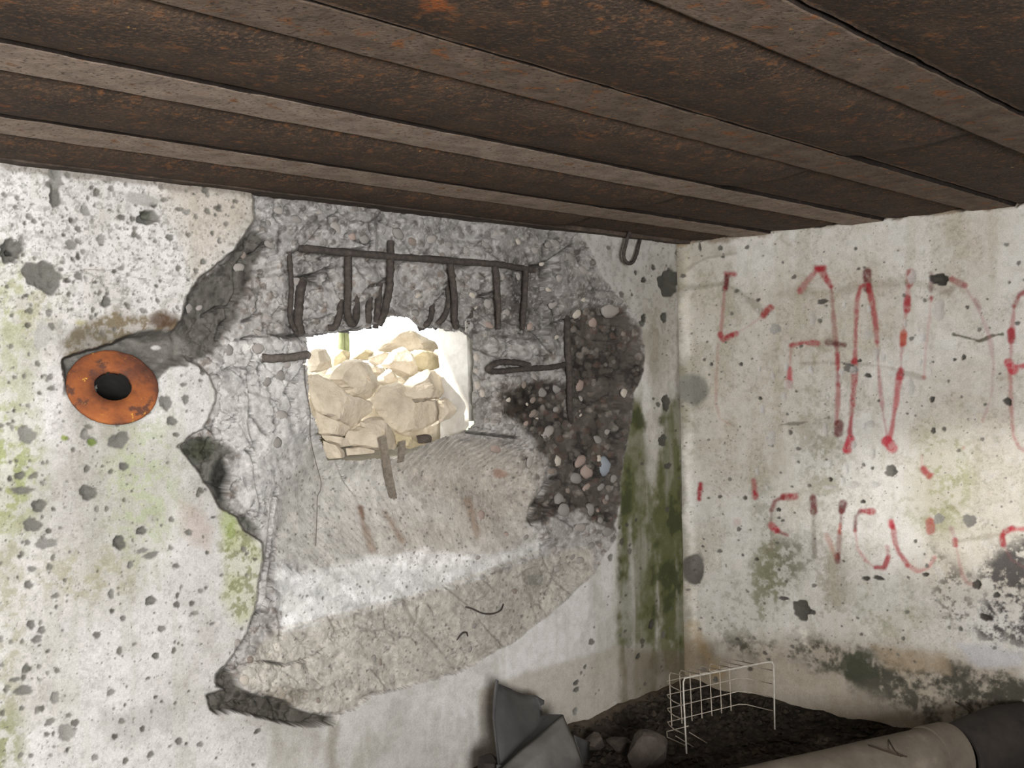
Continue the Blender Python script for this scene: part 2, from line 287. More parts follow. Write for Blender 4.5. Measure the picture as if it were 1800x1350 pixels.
def crack_net(ch):                              # fine crazing between chips of the broken face
    U, V = ch.U + ch.jag * 1.1, ch.V + ch.jag * .9; m = 0
    for f, sd_, lo in ((1 / 64., 91, .50), (1 / 30., 92, .56)):
        g = cells(U, V, f, sd_)[2]; m = np.maximum(m, sst(.055, .018, g) * sst(lo, lo + .06, fbm(ch.U, ch.V, 1 / 50., sd_ + 5, 2)))
    return m * (1 - ch.poly(SILL, 12, .5)) * (1 - ch.poly(WHITEBAND, 8, .5)) * (1 - .5 * ch.poly(LOWER, 10, .5))
def depth_field(ch):
    U, V = ch.U, ch.V
    d = (fbm(U, V, 1 / 160., 5, 3) - .5) * .012 + (fbm(U, V, 1 / 22., 6, 3) - .5) * .0022
    b = sst(1, -1, (ch.sd(BROKEN, 80) + ch.jag * .5 + 18 * sst(820, 1000, U)) / (2 + 20 * sst(820, 1000, U)))
    f1 = facets(U + ch.jag * .7, V + ch.jag * .5, 1 / 74., 11); f2 = facets(U + ch.jag * .35, V - ch.jag * .3, 1 / 27., 12)
    def soft(a):
        for k in (1, 2):
            a = (a + np.roll(a, k, 0) + np.roll(a, -k, 0) + np.roll(a, k, 1) + np.roll(a, -k, 1)) / 5
        return a
    f1 = soft(f1); f2 = soft(f2)
    big = fbm(U, V, 1 / 120., 21, 3); mid = fbm(U, V, 1 / 34., 22, 4, .55); fine = fbm(U, V, 1 / 8., 23, 3, .6)
    calm = np.maximum(ch.poly(SILL, 14, .4), ch.poly(WHITEBAND, 6, .3)); calm = np.maximum(calm, .55 * ch.poly(LEFTPANEL, 10, .4)); calm = np.maximum(calm, .6 * ch.poly(LOWER, 14, .5))
    calm = np.maximum(calm, .5 * ch.poly(DARK_L, 10, .4))
    rough = (big - .5) * .03 + (f1 * .022 + f2 * .010 + (mid - .5) * .016) * (1 - .8 * calm) + (fine - .5) * .005 * (1 - .4 * calm)
    base = .030 + 0 * U
    base += .024 * ch.poly(DARK_R, 26, .8, -14) + .024 * ch.poly(DARK_L, 9, .6) + .016 * ch.poly(DARK_L2, 5, .6) + .02 * ch.poly(SHELL, 6, .4)
    base += .030 * ch.poly(POCKET, 9, .8)
    t = np.clip((V - 795 + (U - 700) * .16) / 190., -.3, 1.2)
    base += ch.poly(SILL, 58, .03, -18) * (.125 * np.clip(1 - t, 0, 1) ** 1.1 + .008)
    lo = ch.poly(LOWER, 16, .5); base -= .016 * lo * sst(1080, 1200, V + (U - 600) * .25) + .006 * lo
    base += .03 * ch.poly(STRIP, 2, .5)
    base -= .018 * ch.poly([(990, 340), (1010, 395), (1062, 490), (1105, 540), (1060, 545), (1000, 520), (960, 420)], 14, .6)
    db = base + rough
    ne = ch.blob(846, 665, 26, 110, .5, .3); rough = rough + .014 * crack_net(ch); ag, agi = cells(U + ch.jag * .25, V + ch.jag * .2, 1 / 15., 43)[:2]; db = base + rough - .007 * np.clip(1 - (ag / .5) ** 2, 0, 1) * (agi > .52) * (1 - .8 * calm); db = db * (1 - ne) + (.046 + rough * .35) * ne
    for p, wd in CRACKS: db += .030 * ch.line(p, wd * 1.15, 1.2, .15)
    d = d * (1 - b) + np.maximum(db, .006) * b
    cv = sst(1, -1, (ch.sd(CAVITY, 60) + ch.jag * .5 + 8 * sst(220, 260, U)) / (3 + 10 * sst(220, 260, U)))
    top = sst(690, 615, V + (U - 190) * .1)
    d = d * (1 - cv) + cv * (.016 + .10 * top * (1 - .6 * sst(225, 300, U)) + (mid - .5) * .026)
    d += .012 * ch.poly([(212, 600), (240, 584), (300, 584), (328, 612), (320, 640), (280, 640), (240, 620)], 8, .5)
    d = np.where((ch.sd(HOLE) + ch.jag * .5 < 0) | (((U - 201) / 29.) ** 2 + ((V - 684) / 28.) ** 2 < 1), 9., d)
    return d

def grid_mesh(name, P, keep, col, mat):
    nz_, nx_ = P.shape[:2]
    idx = np.arange(nz_ * nx_).reshape(nz_, nx_)
    q = np.stack([idx[:-1, :-1], idx[:-1, 1:], idx[1:, 1:], idx[1:, :-1]], -1).reshape(-1, 4)
    k = keep.ravel(); q = q[k[q].all(1)]
    used = np.zeros(nz_ * nx_, bool); used[q.ravel()] = True; remap = np.cumsum(used) - 1
    V_ = P.reshape(-1, 3)[used].astype(np.float32); q = remap[q].astype(np.int32)
    me = bpy.data.meshes.new(name); me.vertices.add(len(V_)); me.vertices.foreach_set('co', V_.ravel())
    me.loops.add(len(q) * 4); me.loops.foreach_set('vertex_index', q.ravel()); me.polygons.add(len(q))
    me.polygons.foreach_set('loop_start', np.arange(0, len(q) * 4, 4, dtype=np.int32))
    me.polygons.foreach_set('use_smooth', np.ones(len(q), bool))
    me.update(calc_edges=True)
    a = me.color_attributes.new('Col', 'FLOAT_COLOR', 'POINT')
    cc = np.ones((len(V_), 4), np.float32); cc[:, :3] = np.clip(col.reshape(-1, 3)[used], 0, 1); a.data.foreach_set('color', cc.ravel())
    me.materials.append(mat); o = bpy.data.objects.new(name, me); C.objects.link(o); return o

def add_spots(A, Bc, spots, col, dep, allow):
    """A, Bc: 1-D wall coordinates of columns / rows; spots: (a, b, ra, rb, colour, strength, depth)"""
    rnd = np.random.RandomState(77)
    for (a, b, ra, rb, c, s, dp) in spots:
        m = 1.6
        i0, i1 = np.searchsorted(A, [a - ra * m, a + ra * m]); j0, j1 = np.searchsorted(Bc, [b - rb * m, b + rb * m])
        if i1 - i0 < 1 or j1 - j0 < 1: continue
        X, Y = np.meshgrid(A[i0:i1], Bc[j0:j1]); dx = (X - a) / ra; dy = (Y - b) / rb
        th = np.arctan2(dy, dx); p = rnd.rand(4) * 6.28
        rad = 1 + .12 * np.sin(2 * th + p[0]) + .08 * np.sin(3 * th + p[1]) + .07 * np.sin(5 * th + p[2]) + .05 * np.sin(9 * th + p[3])
        q = np.sqrt(dx * dx + dy * dy) / rad; w_ = .0035 / max(min(ra, rb), .0036)
        k = sst(1 + w_ * .6, 1 - w_ * .6 - .05, q) * allow[j0:j1, i0:i1]
        col[j0:j1, i0:i1] = mix(col[j0:j1, i0:i1], k * s, c); dep[j0:j1, i0:i1] += dp * k * np.clip(1.25 - q, 0, 1)

# ------------------------------------------------------------------ front wall with the shot-out embrasure
ch = Chart(*np.meshgrid(np.arange(-70, 1300, 1.5), np.arange(230, 1420, 1.5)))
DF = depth_field(ch).astype(np.float32)
xs = np.concatenate([np.arange(-5.7, -2.97, .09), np.arange(-2.97, -1.1, .0024), np.arange(-1.1, .012, .0034)]); zs = np.concatenate([np.arange(-.12, -.05, .03), np.arange(-.05, 1.955, .0028)])
Xg, Zg = np.meshgrid(xs, zs)
def look(x, y, z):
    u, v = proj(np.stack([x, y, z], -1))
    i = np.clip(((v - 230) / 1.5 + .5).astype(int), 0, DF.shape[0] - 1); j = np.clip(((u + 70) / 1.5 + .5).astype(int), 0, DF.shape[1] - 1)
    return DF[i, j]
Y = np.full(Xg.shape, np.nan); todo = np.ones(Xg.shape, bool); st = .006
gp_full = np.full(Xg.shape, -1.)
for k in range(58):                             # first point where the line straight into the wall meets the surface
    y = -.016 + st * k; x_ = Xg[todo]; z_ = Zg[todo]
    g = y - look(x_, np.full(x_.shape, y), z_); gpv = gp_full[todo]
    c = g >= 0; side = c & (gpv < -5)             # runs into the flank of the opening: leave it open
    yy = y - st * np.where(gpv > -.5, g / np.maximum(g - gpv, 1e-6), 0)
    Yt = Y[todo]; Yt[c] = yy[c]; Yt[side] = -9; Y[todo] = Yt; gp_full[todo] = g; todo &= np.isnan(Y)
    if not todo.any(): break
Y[Y < -5] = np.nan
keep = ~np.isnan(Y)
# smooth out single-step ripples a little
Yf = np.where(keep, Y, .2)
U, V = proj(np.stack([Xg, Yf, Zg], -1))
ch = Chart(U, V); J = ch.jag
Bm = ch.poly(BROKEN, 2, .5); Cv = ch.poly(CAVITY, 3, .5)
n_big = fbm(Xg, Zg, 2.2, 31, 4); n_mid = fbm(Xg, Zg, 9, 32, 4, .6); n_fine = fbm(Xg, Zg, 55, 33, 4, .65); n_spk = fbm(Xg, Zg, 120, 34, 2, .7); n_str = fbm(Xg * 6, Zg * .8, 4, 35, 4, .6)
col = np.ones(Xg.shape + (3,)) * lin((220, 218, 215))
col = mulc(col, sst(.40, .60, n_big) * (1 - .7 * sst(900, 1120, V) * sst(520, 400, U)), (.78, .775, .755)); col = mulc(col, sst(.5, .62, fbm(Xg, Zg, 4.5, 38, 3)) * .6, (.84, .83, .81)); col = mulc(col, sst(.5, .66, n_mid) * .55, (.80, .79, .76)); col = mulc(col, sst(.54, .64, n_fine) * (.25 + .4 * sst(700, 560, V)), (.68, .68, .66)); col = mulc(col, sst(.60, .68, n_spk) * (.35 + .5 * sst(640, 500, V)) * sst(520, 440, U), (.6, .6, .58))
col = mulc(col, sst(.50, .70, n_str) * .45, (.80, .80, .74))
col = mix(col, ch.poly([(250, 300), (447, 340), (447, 385), (350, 490), (330, 440), (300, 360)], 30, 1) * .5, (196, 184, 168))
gl = (198, 204, 160)
def greens(m, c, a=.43, b=.58): return mix(col, m * (.2 + .8 * sst(a, b, n_fine * .75 + n_mid * .25)), c)
col = greens(ch.blob(0, 830, 70, 110, .6) * .8, (146, 156, 88)); col = greens(ch.blob(10, 640, 50, 160, .8) * .5, (172, 178, 134))
col = greens(ch.blob(250, 850, 62, 130, .7) * .6, (178, 188, 146)); col = greens(ch.blob(150, 1010, 90, 50, .8) * .6, (160, 156, 122)); col = greens(ch.blob(0, 1310, 40, 70, .7) * .8, (126, 134, 82))
col = greens(ch.blob(15, 1100, 30, 200, .8) * .6, (160, 158, 128)); col = greens(ch.blob(40, 520, 60, 60, .8) * .4, (172, 172, 124))
mo = ch.poly([(392, 895), (415, 908), (440, 935), (464, 960), (462, 990), (452, 1060), (430, 1105), (412, 1090), (398, 1050), (400, 1000), (388, 950)], 15, 1.1)
col = mix(col, mo * (.45 + .45 * sst(.4, .6, n_mid)), (190, 191, 158)); col = mix(col, mo * sst(.47, .58, n_fine * .7 + n_mid * .3) * .75, (128, 132, 92)); col = mix(col, ch.blob(402, 920, 14, 34, .6) * .5, (156, 172, 92))
col = mix(col, ch.line([(588, 1275), (580, 1310), (584, 1350)], 16, 8, 1) * .55, (134, 128, 114)); col = mix(col, ch.line([(395, 1262), (470, 1272), (560, 1290)], 14, 10, .8) * .35, (150, 146, 136))
col = mix(col, ch.poly([(318, 880), (352, 900), (372, 930), (366, 965), (338, 958), (322, 930)], 10, 1) * .45, (176, 156, 142))
col = mix(col, ch.blob(240, 1260, 70, 45, .4) * sst(.45, .55, n_mid) * .5, (178, 177, 172))
# vent surroundings: olive brown stain above the flange
col = mix(col, ch.poly(Z(4.5, 80, 500, [(190, 380), (260, 300), (480, 240), (540, 190), (600, 230), (760, 250), (960, 210), (1050, 250), (1120, 400), (900, 400), (640, 420), (480, 480), (330, 560), (160, 600), (150, 480)]), 7, 1) * (.5 + .5 * sst(.4, .55, n_fine)) * .9, (118, 104, 78))
col = mix(col, ch.blob(290, 563, 24, 14, .5, 1) * .85, (82, 60, 44)); col = mix(col, ch.blob(140, 567, 10, 8, .6, 1) * .6, (168, 158, 70)); col = mix(col, ch.blob(165, 600, 60, 30, .6) * .5, (92, 88, 76))
col = mix(col, ch.blob(205, 755, 40, 30, .6) * .35, (150, 146, 132)); col = mix(col, ch.blob(140, 710, 20, 40, .6) * .4, (130, 128, 120))
# right strip up to the corner
col = mulc(col, sst(1020, 1190, U) * .5, (.90, .88, .82))
stk = fbm(Xg * 5, Zg * .9, 3, 36, 4, .5)
colu = sst(660, 740, V) * sst(1075, 1100, U) * (1 - sst(1205, 1216, U))
col = mix(col, colu * (1 - ch.poly([(1128, 660), (1168, 650), (1172, 740), (1150, 850), (1138, 840), (1128, 740)], 10, .6)) * sst(.30, .52, stk) * (.55 + .45 * sst(.4, .6, n_mid)) * .95, (108, 108, 74))
for pu, wd, v0, v1, s in ((1100, 16, 700, 1130, .75), (1124, 10, 740, 1060, .55), (1172, 22, 720, 1110, .85), (1196, 12, 780, 1180, .7), (1150, 12, 900, 1180, .5)):
    col = mix(col, ch.line([(pu + 4, v0), (pu - 3, (v0 + v1) / 2), (pu + 6, v1)], wd, 7, .9) * s * (.5 + .5 * sst(.35, .6, n_mid)), (84, 88, 52))
for pts_, s_ in (([(1108, 705), (1128, 690), (1138, 850), (1158, 905), (1150, 1010), (1156, 1130), (1088, 1132), (1088, 950), (1096, 800)], .85), ([(1166, 735), (1200, 690), (1206, 900), (1208, 1150), (1170, 1120), (1158, 1000), (1152, 870), (1160, 790)], .9)):
    col = mix(col, ch.poly(pts_, 7, .8) * s_ * (.45 + .55 * sst(.38, .56, n_mid * .5 + stk * .5)), (94, 97, 62)); col = mix(col, ch.poly(pts_, 5, .8) * .7 * sst(.54, .66, n_mid), (58, 62, 40))
col = mix(col, ch.line([(1196, 430), (1196, 700), (1204, 900), (1212, 1190)], 9, 5, .6) * .6, (116, 108, 96))
col = mix(col, ch.line([(1207, 1060), (1214, 1190)], 10, 6, .6) * .4, (170, 146, 106))
col = mix(col, ch.blob(1150, 600, 26, 60, .8) * .35 * sst(.4, .6, n_mid), (150, 140, 116))
col = mix(col, ch.poly([(840, 1214), (870, 1202), (960, 1172), (1085, 1135), (1092, 1175), (1080, 1240), (1010, 1300), (840, 1360)], 7, .5) * .55, (166, 158, 142))
col = mix(col, ch.poly([(1092, 1140), (1215, 1150), (1215, 1210), (1175, 1228), (1080, 1262), (1092, 1200)], 9, .6) * .75, (122, 112, 94))
col = mix(col, sst(1240, 1330, V + (U - 1000) * .35) * sst(.35, .6, n_mid) * .5, (150, 138, 120))
# whole broken zone
conc = np.ones_like(col) * lin((170, 167, 163))
c1, id1, g1 = cells(U + J * 1.2, V + J, 1 / 24., 41); c2, id2, g2 = cells(U + J * .6, V, 1 / 9., 42)
conc = conc * (1 + (id1 - .5) * .20 + (id2 - .5) * .12 + (n_fine - .5) * .55 + (n_mid - .5) * .5 + (n_big - .5) * .4)[..., None]
def cm(m, c, k=1.): # recolour broken concrete, keeping its grain
    global conc
    g_ = conc.mean(-1, keepdims=True) / lin((170, 167, 163)).mean(); m = (np.clip(m, 0, 1) * k)[..., None]
    conc = conc * (1 - m) + lin(c) * g_ * m
dkm = np.maximum.reduce([ch.poly(DARK_R, 6, .8), ch.poly(DARK_L, 6, .6), ch.poly(DARK_L2, 6, .6), ch.poly(STRIP, 4, .5)])
ag, agi, _ = cells(U + J * .25, V + J * .2, 1 / 15., 43); ag2, agi2, _ = cells(U, V + J * .2, 1 / 8., 44)
agm = (1 - ch.poly(SILL, 20, .6)) * (1 - ch.poly(WHITEBAND, 8, .5)) * (1 - .6 * ch.poly(LEFTPANEL, 12, .5)) * (1 - .7 * ch.poly(LOWER, 10, .5))
for a_, i_, lo, s_ in ((ag, agi, .52, .75), (ag2, agi2, .62, .6)):
    k_ = sst(.46, .36, a_ + (n_fine - .5) * .3) * (i_ > lo) * agm * s_; t_ = ((i_ - lo) / (1 - lo) * 7.3) % 1
    conc = conc * (1 - k_[..., None]) + (np.where(t_[..., None] < .25, lin((118, 110, 103)), np.where(t_[..., None] < .5, lin((176, 172, 166)), np.where(t_[..., None] < .8, lin((150, 146, 141)), lin((136, 124, 114)))))) * k_[..., None]
conc = mulc(conc, sst(.52, .66, fbm(U, V, 1 / 26., 48, 4, .6)) * agm * .7, (.68, .67, .65))
cm(ch.poly(LEFTPANEL, 10, .5), (203, 201, 197), .9); cm(ch.poly(LOWER, 10, .6), (186, 181, 170), .95); cm(ch.poly(SILL, 12, .5), (187, 184, 177), .95)
cm(ch.poly([(690, 790), (800, 770), (960, 800), (940, 890), (880, 930), (760, 880), (660, 830)], 26, 1), (152, 144, 133), .75)
cm(ch.poly(WHITEBAND, 8, 1), (214, 214, 211), .9); cm(sst(.5, .62, fbm(Xg, Zg, 14, 44, 3)) * ch.poly(WHITEBAND, 9, .6, 8), (214, 214, 213), .3)
conc = mix(conc, ch.line([(497, 1104), (640, 1071), (740, 1046), (900, 988), (950, 968)], 4, 3, .2) * .4, (206, 198, 182))
cm(ch.poly([(880, 380), (1004, 400), (1062, 490), (1108, 540), (1040, 560), (960, 600), (900, 590), (880, 470)], 20, 1), (128, 125, 120), .7)
cm(ch.poly([(450, 345), (870, 392), (880, 440), (700, 440), (560, 415), (460, 470)], 14, 1), (150, 148, 145), .6)
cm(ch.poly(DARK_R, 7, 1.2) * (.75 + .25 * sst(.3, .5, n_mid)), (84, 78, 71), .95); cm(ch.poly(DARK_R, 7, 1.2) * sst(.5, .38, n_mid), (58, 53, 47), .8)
for a_, i_, lo, s_ in ((ag, agi, .30, .8), (ag2, agi2, .45, .6)):
    k_ = sst(.50, .38, a_ + (n_fine - .5) * .3) * (i_ > lo) * ch.poly(DARK_R, 5, 1.2) * s_; t_ = ((i_ - lo) / (1 - lo) * 7.3) % 1
    conc = conc * (1 - k_[..., None]) + (np.where(t_[..., None] < .4, lin((92, 86, 79)), np.where(t_[..., None] < .65, lin((112, 106, 99)), np.where(t_[..., None] < .8, lin((140, 134, 126)), lin((98, 82, 74)))))) * k_[..., None]
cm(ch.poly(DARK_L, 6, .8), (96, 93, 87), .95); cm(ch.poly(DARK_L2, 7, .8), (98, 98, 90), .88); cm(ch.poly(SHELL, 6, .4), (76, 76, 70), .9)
cm(ch.poly(STRIP, 3, .5), (82, 79, 71), .95); cm(ch.blob(505, 1225, 40, 16, .6, 1), (120, 112, 98), .7)  # strip under the overhang has its shadow put into the colour
cm(ch.blob(355, 790, 26, 20, .6, 1), (104, 106, 82), .8); cm(ch.poly([(420, 930), (440, 938), (462, 955), (464, 985), (440, 980), (424, 955)], 6, .8), (112, 114, 88), .8)
cm(ch.poly(POCKET, 12, 1) * sst(.42, .6, n_mid), (136, 132, 128), .7); cm(ch.blob(925, 520, 34, 50, .6, 1), (128, 123, 117), .75); cm(ch.blob(870, 545, 40, 24, .7, 1), (118, 108, 102), .6)
cm(ch.blob(900, 700, 40, 34, .5, 1), (96, 86, 74), .7); cm(ch.blob(865, 600, 36, 50, .7, 1), (178, 174, 168), .5); cm(ch.blob(850, 690, 26, 50, .7, 1), (190, 186, 178), .6)
cm(ch.blob(435, 500, 14, 24, .5, 1), (122, 112, 106), .7)
conc = mix(conc, sst(.61, .70, n_spk) * .35 * (1 - dkm), (206, 203, 198)); conc = mix(conc, sst(.66, .74, fbm(Xg, Zg, 90, 47, 2)) * .2, (96, 94, 90))
for pl, wd in (([(632, 893), (640, 925), (655, 965)], 11), ([(676, 900), (690, 922), (706, 950)], 7), ([(823, 880), (832, 910), (838, 940)], 9)):
    conc = mix(conc, ch.line(pl, wd, 5, .5) * .55, (132, 104, 82))
conc = mix(conc, ch.line([(634, 893), (640, 912)], 8, 3, .5) * .7, (112, 78, 58)); conc = mix(conc, ch.blob(880, 832, 12, 7, .5, 1) * .6, (140, 98, 74)); conc = mix(conc, ch.blob(768, 940, 120, 40, .8, 1) * .22, (176, 156, 132))
conc = mix(conc, crack_net(ch) * .6, (66, 63, 59))
for p, wd in CRACKS: conc = mix(conc, ch.line(p, wd * .85, 1.2, .15) * .85, (48, 46, 43))
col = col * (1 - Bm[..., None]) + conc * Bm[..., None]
cav = np.ones_like(col) * lin((126, 123, 117)) * (1 + (n_fine - .5) * .8 + (n_mid - .5) * .8)[..., None]
cav = mix(cav, ch.blob(275, 610, 50, 26, .5, 1) * .5, (108, 104, 98)); cav = mix(cav, ch.blob(274, 611, 9, 4, .3) * .9, (206, 205, 200)); cav = mix(cav, ch.blob(232, 582, 12, 5, .5, 1) * .8, (62, 50, 42))
col = col * (1 - Cv[..., None]) + cav * Cv[..., None]
col = mix(col, ch.line([(118, 480), (150, 474), (185, 474), (230, 486), (262, 492)], 1.6, 1, .2) * .6, (130, 126, 118))
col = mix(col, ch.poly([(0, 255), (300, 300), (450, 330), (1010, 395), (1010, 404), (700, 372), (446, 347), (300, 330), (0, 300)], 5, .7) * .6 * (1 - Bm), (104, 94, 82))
# flaking spots and shot marks
rnd = random.Random(5); spots = []
def sp(u, v, ru, rv=None, c=(112, 110, 104), s=.92, dp=.006, k=None):
    p = hit(u, v, 1, 0); d_ = np.linalg.norm(p - CAM); kx = abs(hit(u + 1, v, 1, 0)[0] - p[0]); kz = d_ / F * .96
    spots.append((p[0], p[2], ru * kx, (rv or ru) * kz, c, s, dp))
for _ in range(4200):
    u = rnd.uniform(-30, 460); v = rnd.uniform(290, 1350)
    if rnd.random() > (1.0 if v < 560 else .55 if u < 120 else .34): continue
    r = 1.0 + 5.4 * rnd.random() ** 7
    g_ = rnd.randint(78, 124); sp(u, v, r * rnd.uniform(.8, 1.3), r * rnd.uniform(.7, 1.2), (g_, g_ - 2, g_ - 9), rnd.uniform(.7, .97), .003)
for _ in range(130):
    u = rnd.uniform(1020, 1205); v = rnd.uniform(410, 1230); r = 1.2 + 4 * rnd.random() ** 4
    g_ = rnd.randint(72, 116); sp(u, v, r, r * 1.2, (g_, g_ - 3, g_ - 10), .85, .002)
for q in ((20, 440, 20, 20, 96, .022), (76, 486, 34, 27, 106, .014), (262, 382, 20, 13, 112, .024), (98, 345, 11, 18, 98, .012), (100, 312, 12, 18, 132, .003), (187, 530, 9, 9, 100, .01), (48, 765, 16, 15, 132, .004), (209, 774, 19, 14, 112, .006),
          (291, 708, 11, 14, 122, .006), (302, 740, 9, 9, 112, .006), (326, 702, 7, 8, 122, .004), (69, 889, 12, 12, 106, .012), (156, 866, 17, 12, 108, .014), (57, 923, 16, 12, 112, .006), (210, 954, 12, 12, 96, .014), (249, 933, 9, 8, 102, .01),
          (265, 1056, 9, 9, 106, .01), (284, 1105, 7, 6, 122, .006), (118, 1288, 16, 14, 146, .006), (97, 1227, 9, 9, 136, .006), (50, 1028, 8, 7, 112, .006), (55, 1098, 8, 8, 108, .006), (74, 1108, 8, 6, 118, .005), (66, 1124, 11, 6, 118, .005),
          (42, 1214, 18, 8, 116, .004), (27, 1195, 10, 4, 112, .004), (46, 1176, 7, 8, 112, .005), (274, 1153, 6, 6, 96, .01), (217, 1087, 5, 5, 112, .006), (195, 1044, 6, 8, 122, .004), (229, 993, 6, 6, 122, .006), (36, 836, 10, 7, 104, .006),
          (40, 862, 22, 6, 112, .003), (218, 820, 8, 8, 102, .006), (154, 824, 6, 6, 104, .006), (80, 955, 18, 10, 132, .002), (265, 976, 14, 6, 122, .002), (250, 968, 10, 5, 130, .002), (56, 1000, 8, 5, 122, .002), (315, 1303, 7, 6, 112, .006), (95, 300, 8, 16, 120, .003),
          (150, 370, 9, 9, 140, .004), (178, 420, 9, 8, 142, .003), (125, 430, 12, 8, 128, .003), (250, 350, 26, 12, 168, .001), (327, 373, 6, 6, 140, .003), (357, 460, 5, 6, 112, .006), (385, 425, 4, 4, 120, .004), (138, 485, 7, 8, 120, .004), (75, 590, 16, 22, 176, .001),
          (162, 775, 9, 7, 112, .005), (150, 765, 9, 8, 134, .005), (206, 745, 5, 5, 122, .003), (322, 676, 6, 4, 122, .003), (1176, 497, 20, 24, 74, .016), (1132, 492, 5, 5, 56, .012), (1118, 479, 3, 4, 70, .008), (1149, 470, 4, 5, 70, .008), (1167, 558, 5, 11, 70, .012), (1132, 559, 5, 7, 56, .014),
          (1125, 570, 9, 7, 88, .008), (1170, 708, 8, 14, 72, .01), (1164, 774, 8, 10, 76, .008), (1146, 1098, 6, 8, 66, .01), (1173, 819, 6, 6, 78, .006), (1012, 1200, 6, 4, 84, .006), (1012, 1212, 5, 5, 96, .005), (1122, 1154, 4, 5, 66, .006), (1028, 1172, 3, 4, 96, .004), (1010, 1250, 5, 6, 128, .004), (1073, 980, 4, 8, 128, .004)):
    sp(q[0], q[1], q[2], q[3], (q[4], q[4] - 1, q[4] - 7), .93, q[5])
sp(20, 444, 6, 6, (52, 50, 46), .9, .012); sp(262, 378, 11, 7, (92, 92, 82), .9, .012); sp(114, 770, 6, 5, (136, 150, 70), .9, .0); sp(162, 778, 9, 6, (110, 130, 56), .8, .0)
dep = np.zeros_like(Yf); front_spots = spots; spots = []
for _ in range(1500):
    u = rnd.uniform(470, 1020); v = rnd.uniform(790, 1230); r = .8 + 1.6 * rnd.random() ** 3; g_ = rnd.randint(84, 130); sp(u, v, r, r, (g_, g_ - 3, g_ - 8), .8, .002)
for _ in range(500):
    u = rnd.uniform(420, 1060); v = rnd.uniform(360, 800); r = .8 + 2.2 * rnd.random() ** 3; g_ = rnd.choice((90, 104, 190, 200)); sp(u, v, r, r, (g_, g_ - 3, g_ - 8), .6, .001)
add_spots(xs, zs, spots, col, dep, Bm * (1 - dkm)); spots = front_spots
add_spots(xs, zs, spots, col, dep, (1 - Bm) * (1 - Cv))
Yf = Yf + dep
FY = Yf; FK = keep
wall_front = tag(grid_mesh('wall_front', np.stack([Xg, Yf, Zg], -1), keep, col, MW), kind='structure')

# ------------------------------------------------------------------ right wall with the sprayed lettering
ys = np.concatenate([np.arange(-4.35, -1.62, .09), np.arange(-1.62, .002, .0034)])
Yg, Zg = np.meshgrid(ys, zs)
U, V = proj(np.stack([0 * Yg, Yg, Zg], -1)); vis = ys > -1.62; U = np.where(vis[None], U, 1900 + (-1.62 - Yg) * 900); V = np.where(vis[None], V, 1400 - Zg * 500)
ch = Chart(U, V); J = ch.jag
n_big = fbm(Yg, Zg, 2.4, 51, 4); n_mid = fbm(Yg, Zg, 9, 52, 4, .6); n_fine = fbm(Yg, Zg, 55, 53, 4, .65); n_str = fbm(Yg * 6, Zg * .9, 3.5, 55, 4, .6); n_hor = fbm(Yg * .8, Zg * 5, 4, 56, 4, .6)
col = np.ones(Yg.shape + (3,)) * lin((234, 231, 224))
col = mulc(col, sst(.42, .64, n_big), (.88, .85, .80)); col = mulc(col, sst(.5, .68, n_mid) * .5, (.84, .82, .77)); col = mulc(col, sst(.55, .7, n_fine) * .35, (.75, .74, .71)); col = mulc(col, sst(.5, .7, n_str) * .5, (.84, .83, .76))
nf2 = fbm(Yg, Zg, 110, 59, 2, .7); col = mulc(col, sst(.60, .70, nf2) * .45 * sst(.42, .6, n_mid), (.6, .59, .56)); col = mix(col, sst(.62, .70, fbm(Yg, Zg, 40, 60, 3)) * .35, (224, 222, 217))
dep = (fbm(Yg, Zg, 3, 57, 3) - .5) * .010 + (n_mid - .5) * .003
def A(m, c): 
    global col
    col = mix(col, m, c)
z3 = lambda p: Z(2.903, 1180, 400, p)
z4 = lambda p: Z(2.903, 1180, 760, p)
# grey-green corner, old repair patch line, mould
A(ch.line([(1193, 425), (1200, 700), (1207, 950), (1213, 1190)], 10, 7, .8) * .65, (112, 108, 90)); A(ch.line([(1210, 640), (1214, 700), (1210, 800)], 26, 16, 1) * .35 * sst(.4, .6, n_mid), (134, 134, 108))
A(ch.line(z3([(0, 300), (60, 240), (110, 190), (180, 155), (330, 130)]), 3, 2, .3) * .45, (150, 142, 126)); A(ch.poly(z3([(0, 60), (330, 100), (330, 128), (180, 152), (110, 188), (50, 245), (0, 300)]), 6, .6) * .3, (168, 158, 138))
A(ch.line([(1200, 424), (1330, 408), (1500, 390), (1800, 352)], 10, 5, 1.2) * .7, (132, 108, 78)); A(ch.line([(1380, 405), (1370, 418), (1385, 430)], 5, 3, .5) * .3, (150, 124, 92))
A(ch.blob(1222, 686, 22, 26, .25, .6) * .9, (138, 138, 130)); A(ch.blob(1222, 1000, 16, 27, .12, .5) * .95, (96, 92, 86)); A(ch.blob(1228, 990, 10, 18, .4, .6) * .7, (134, 130, 124))
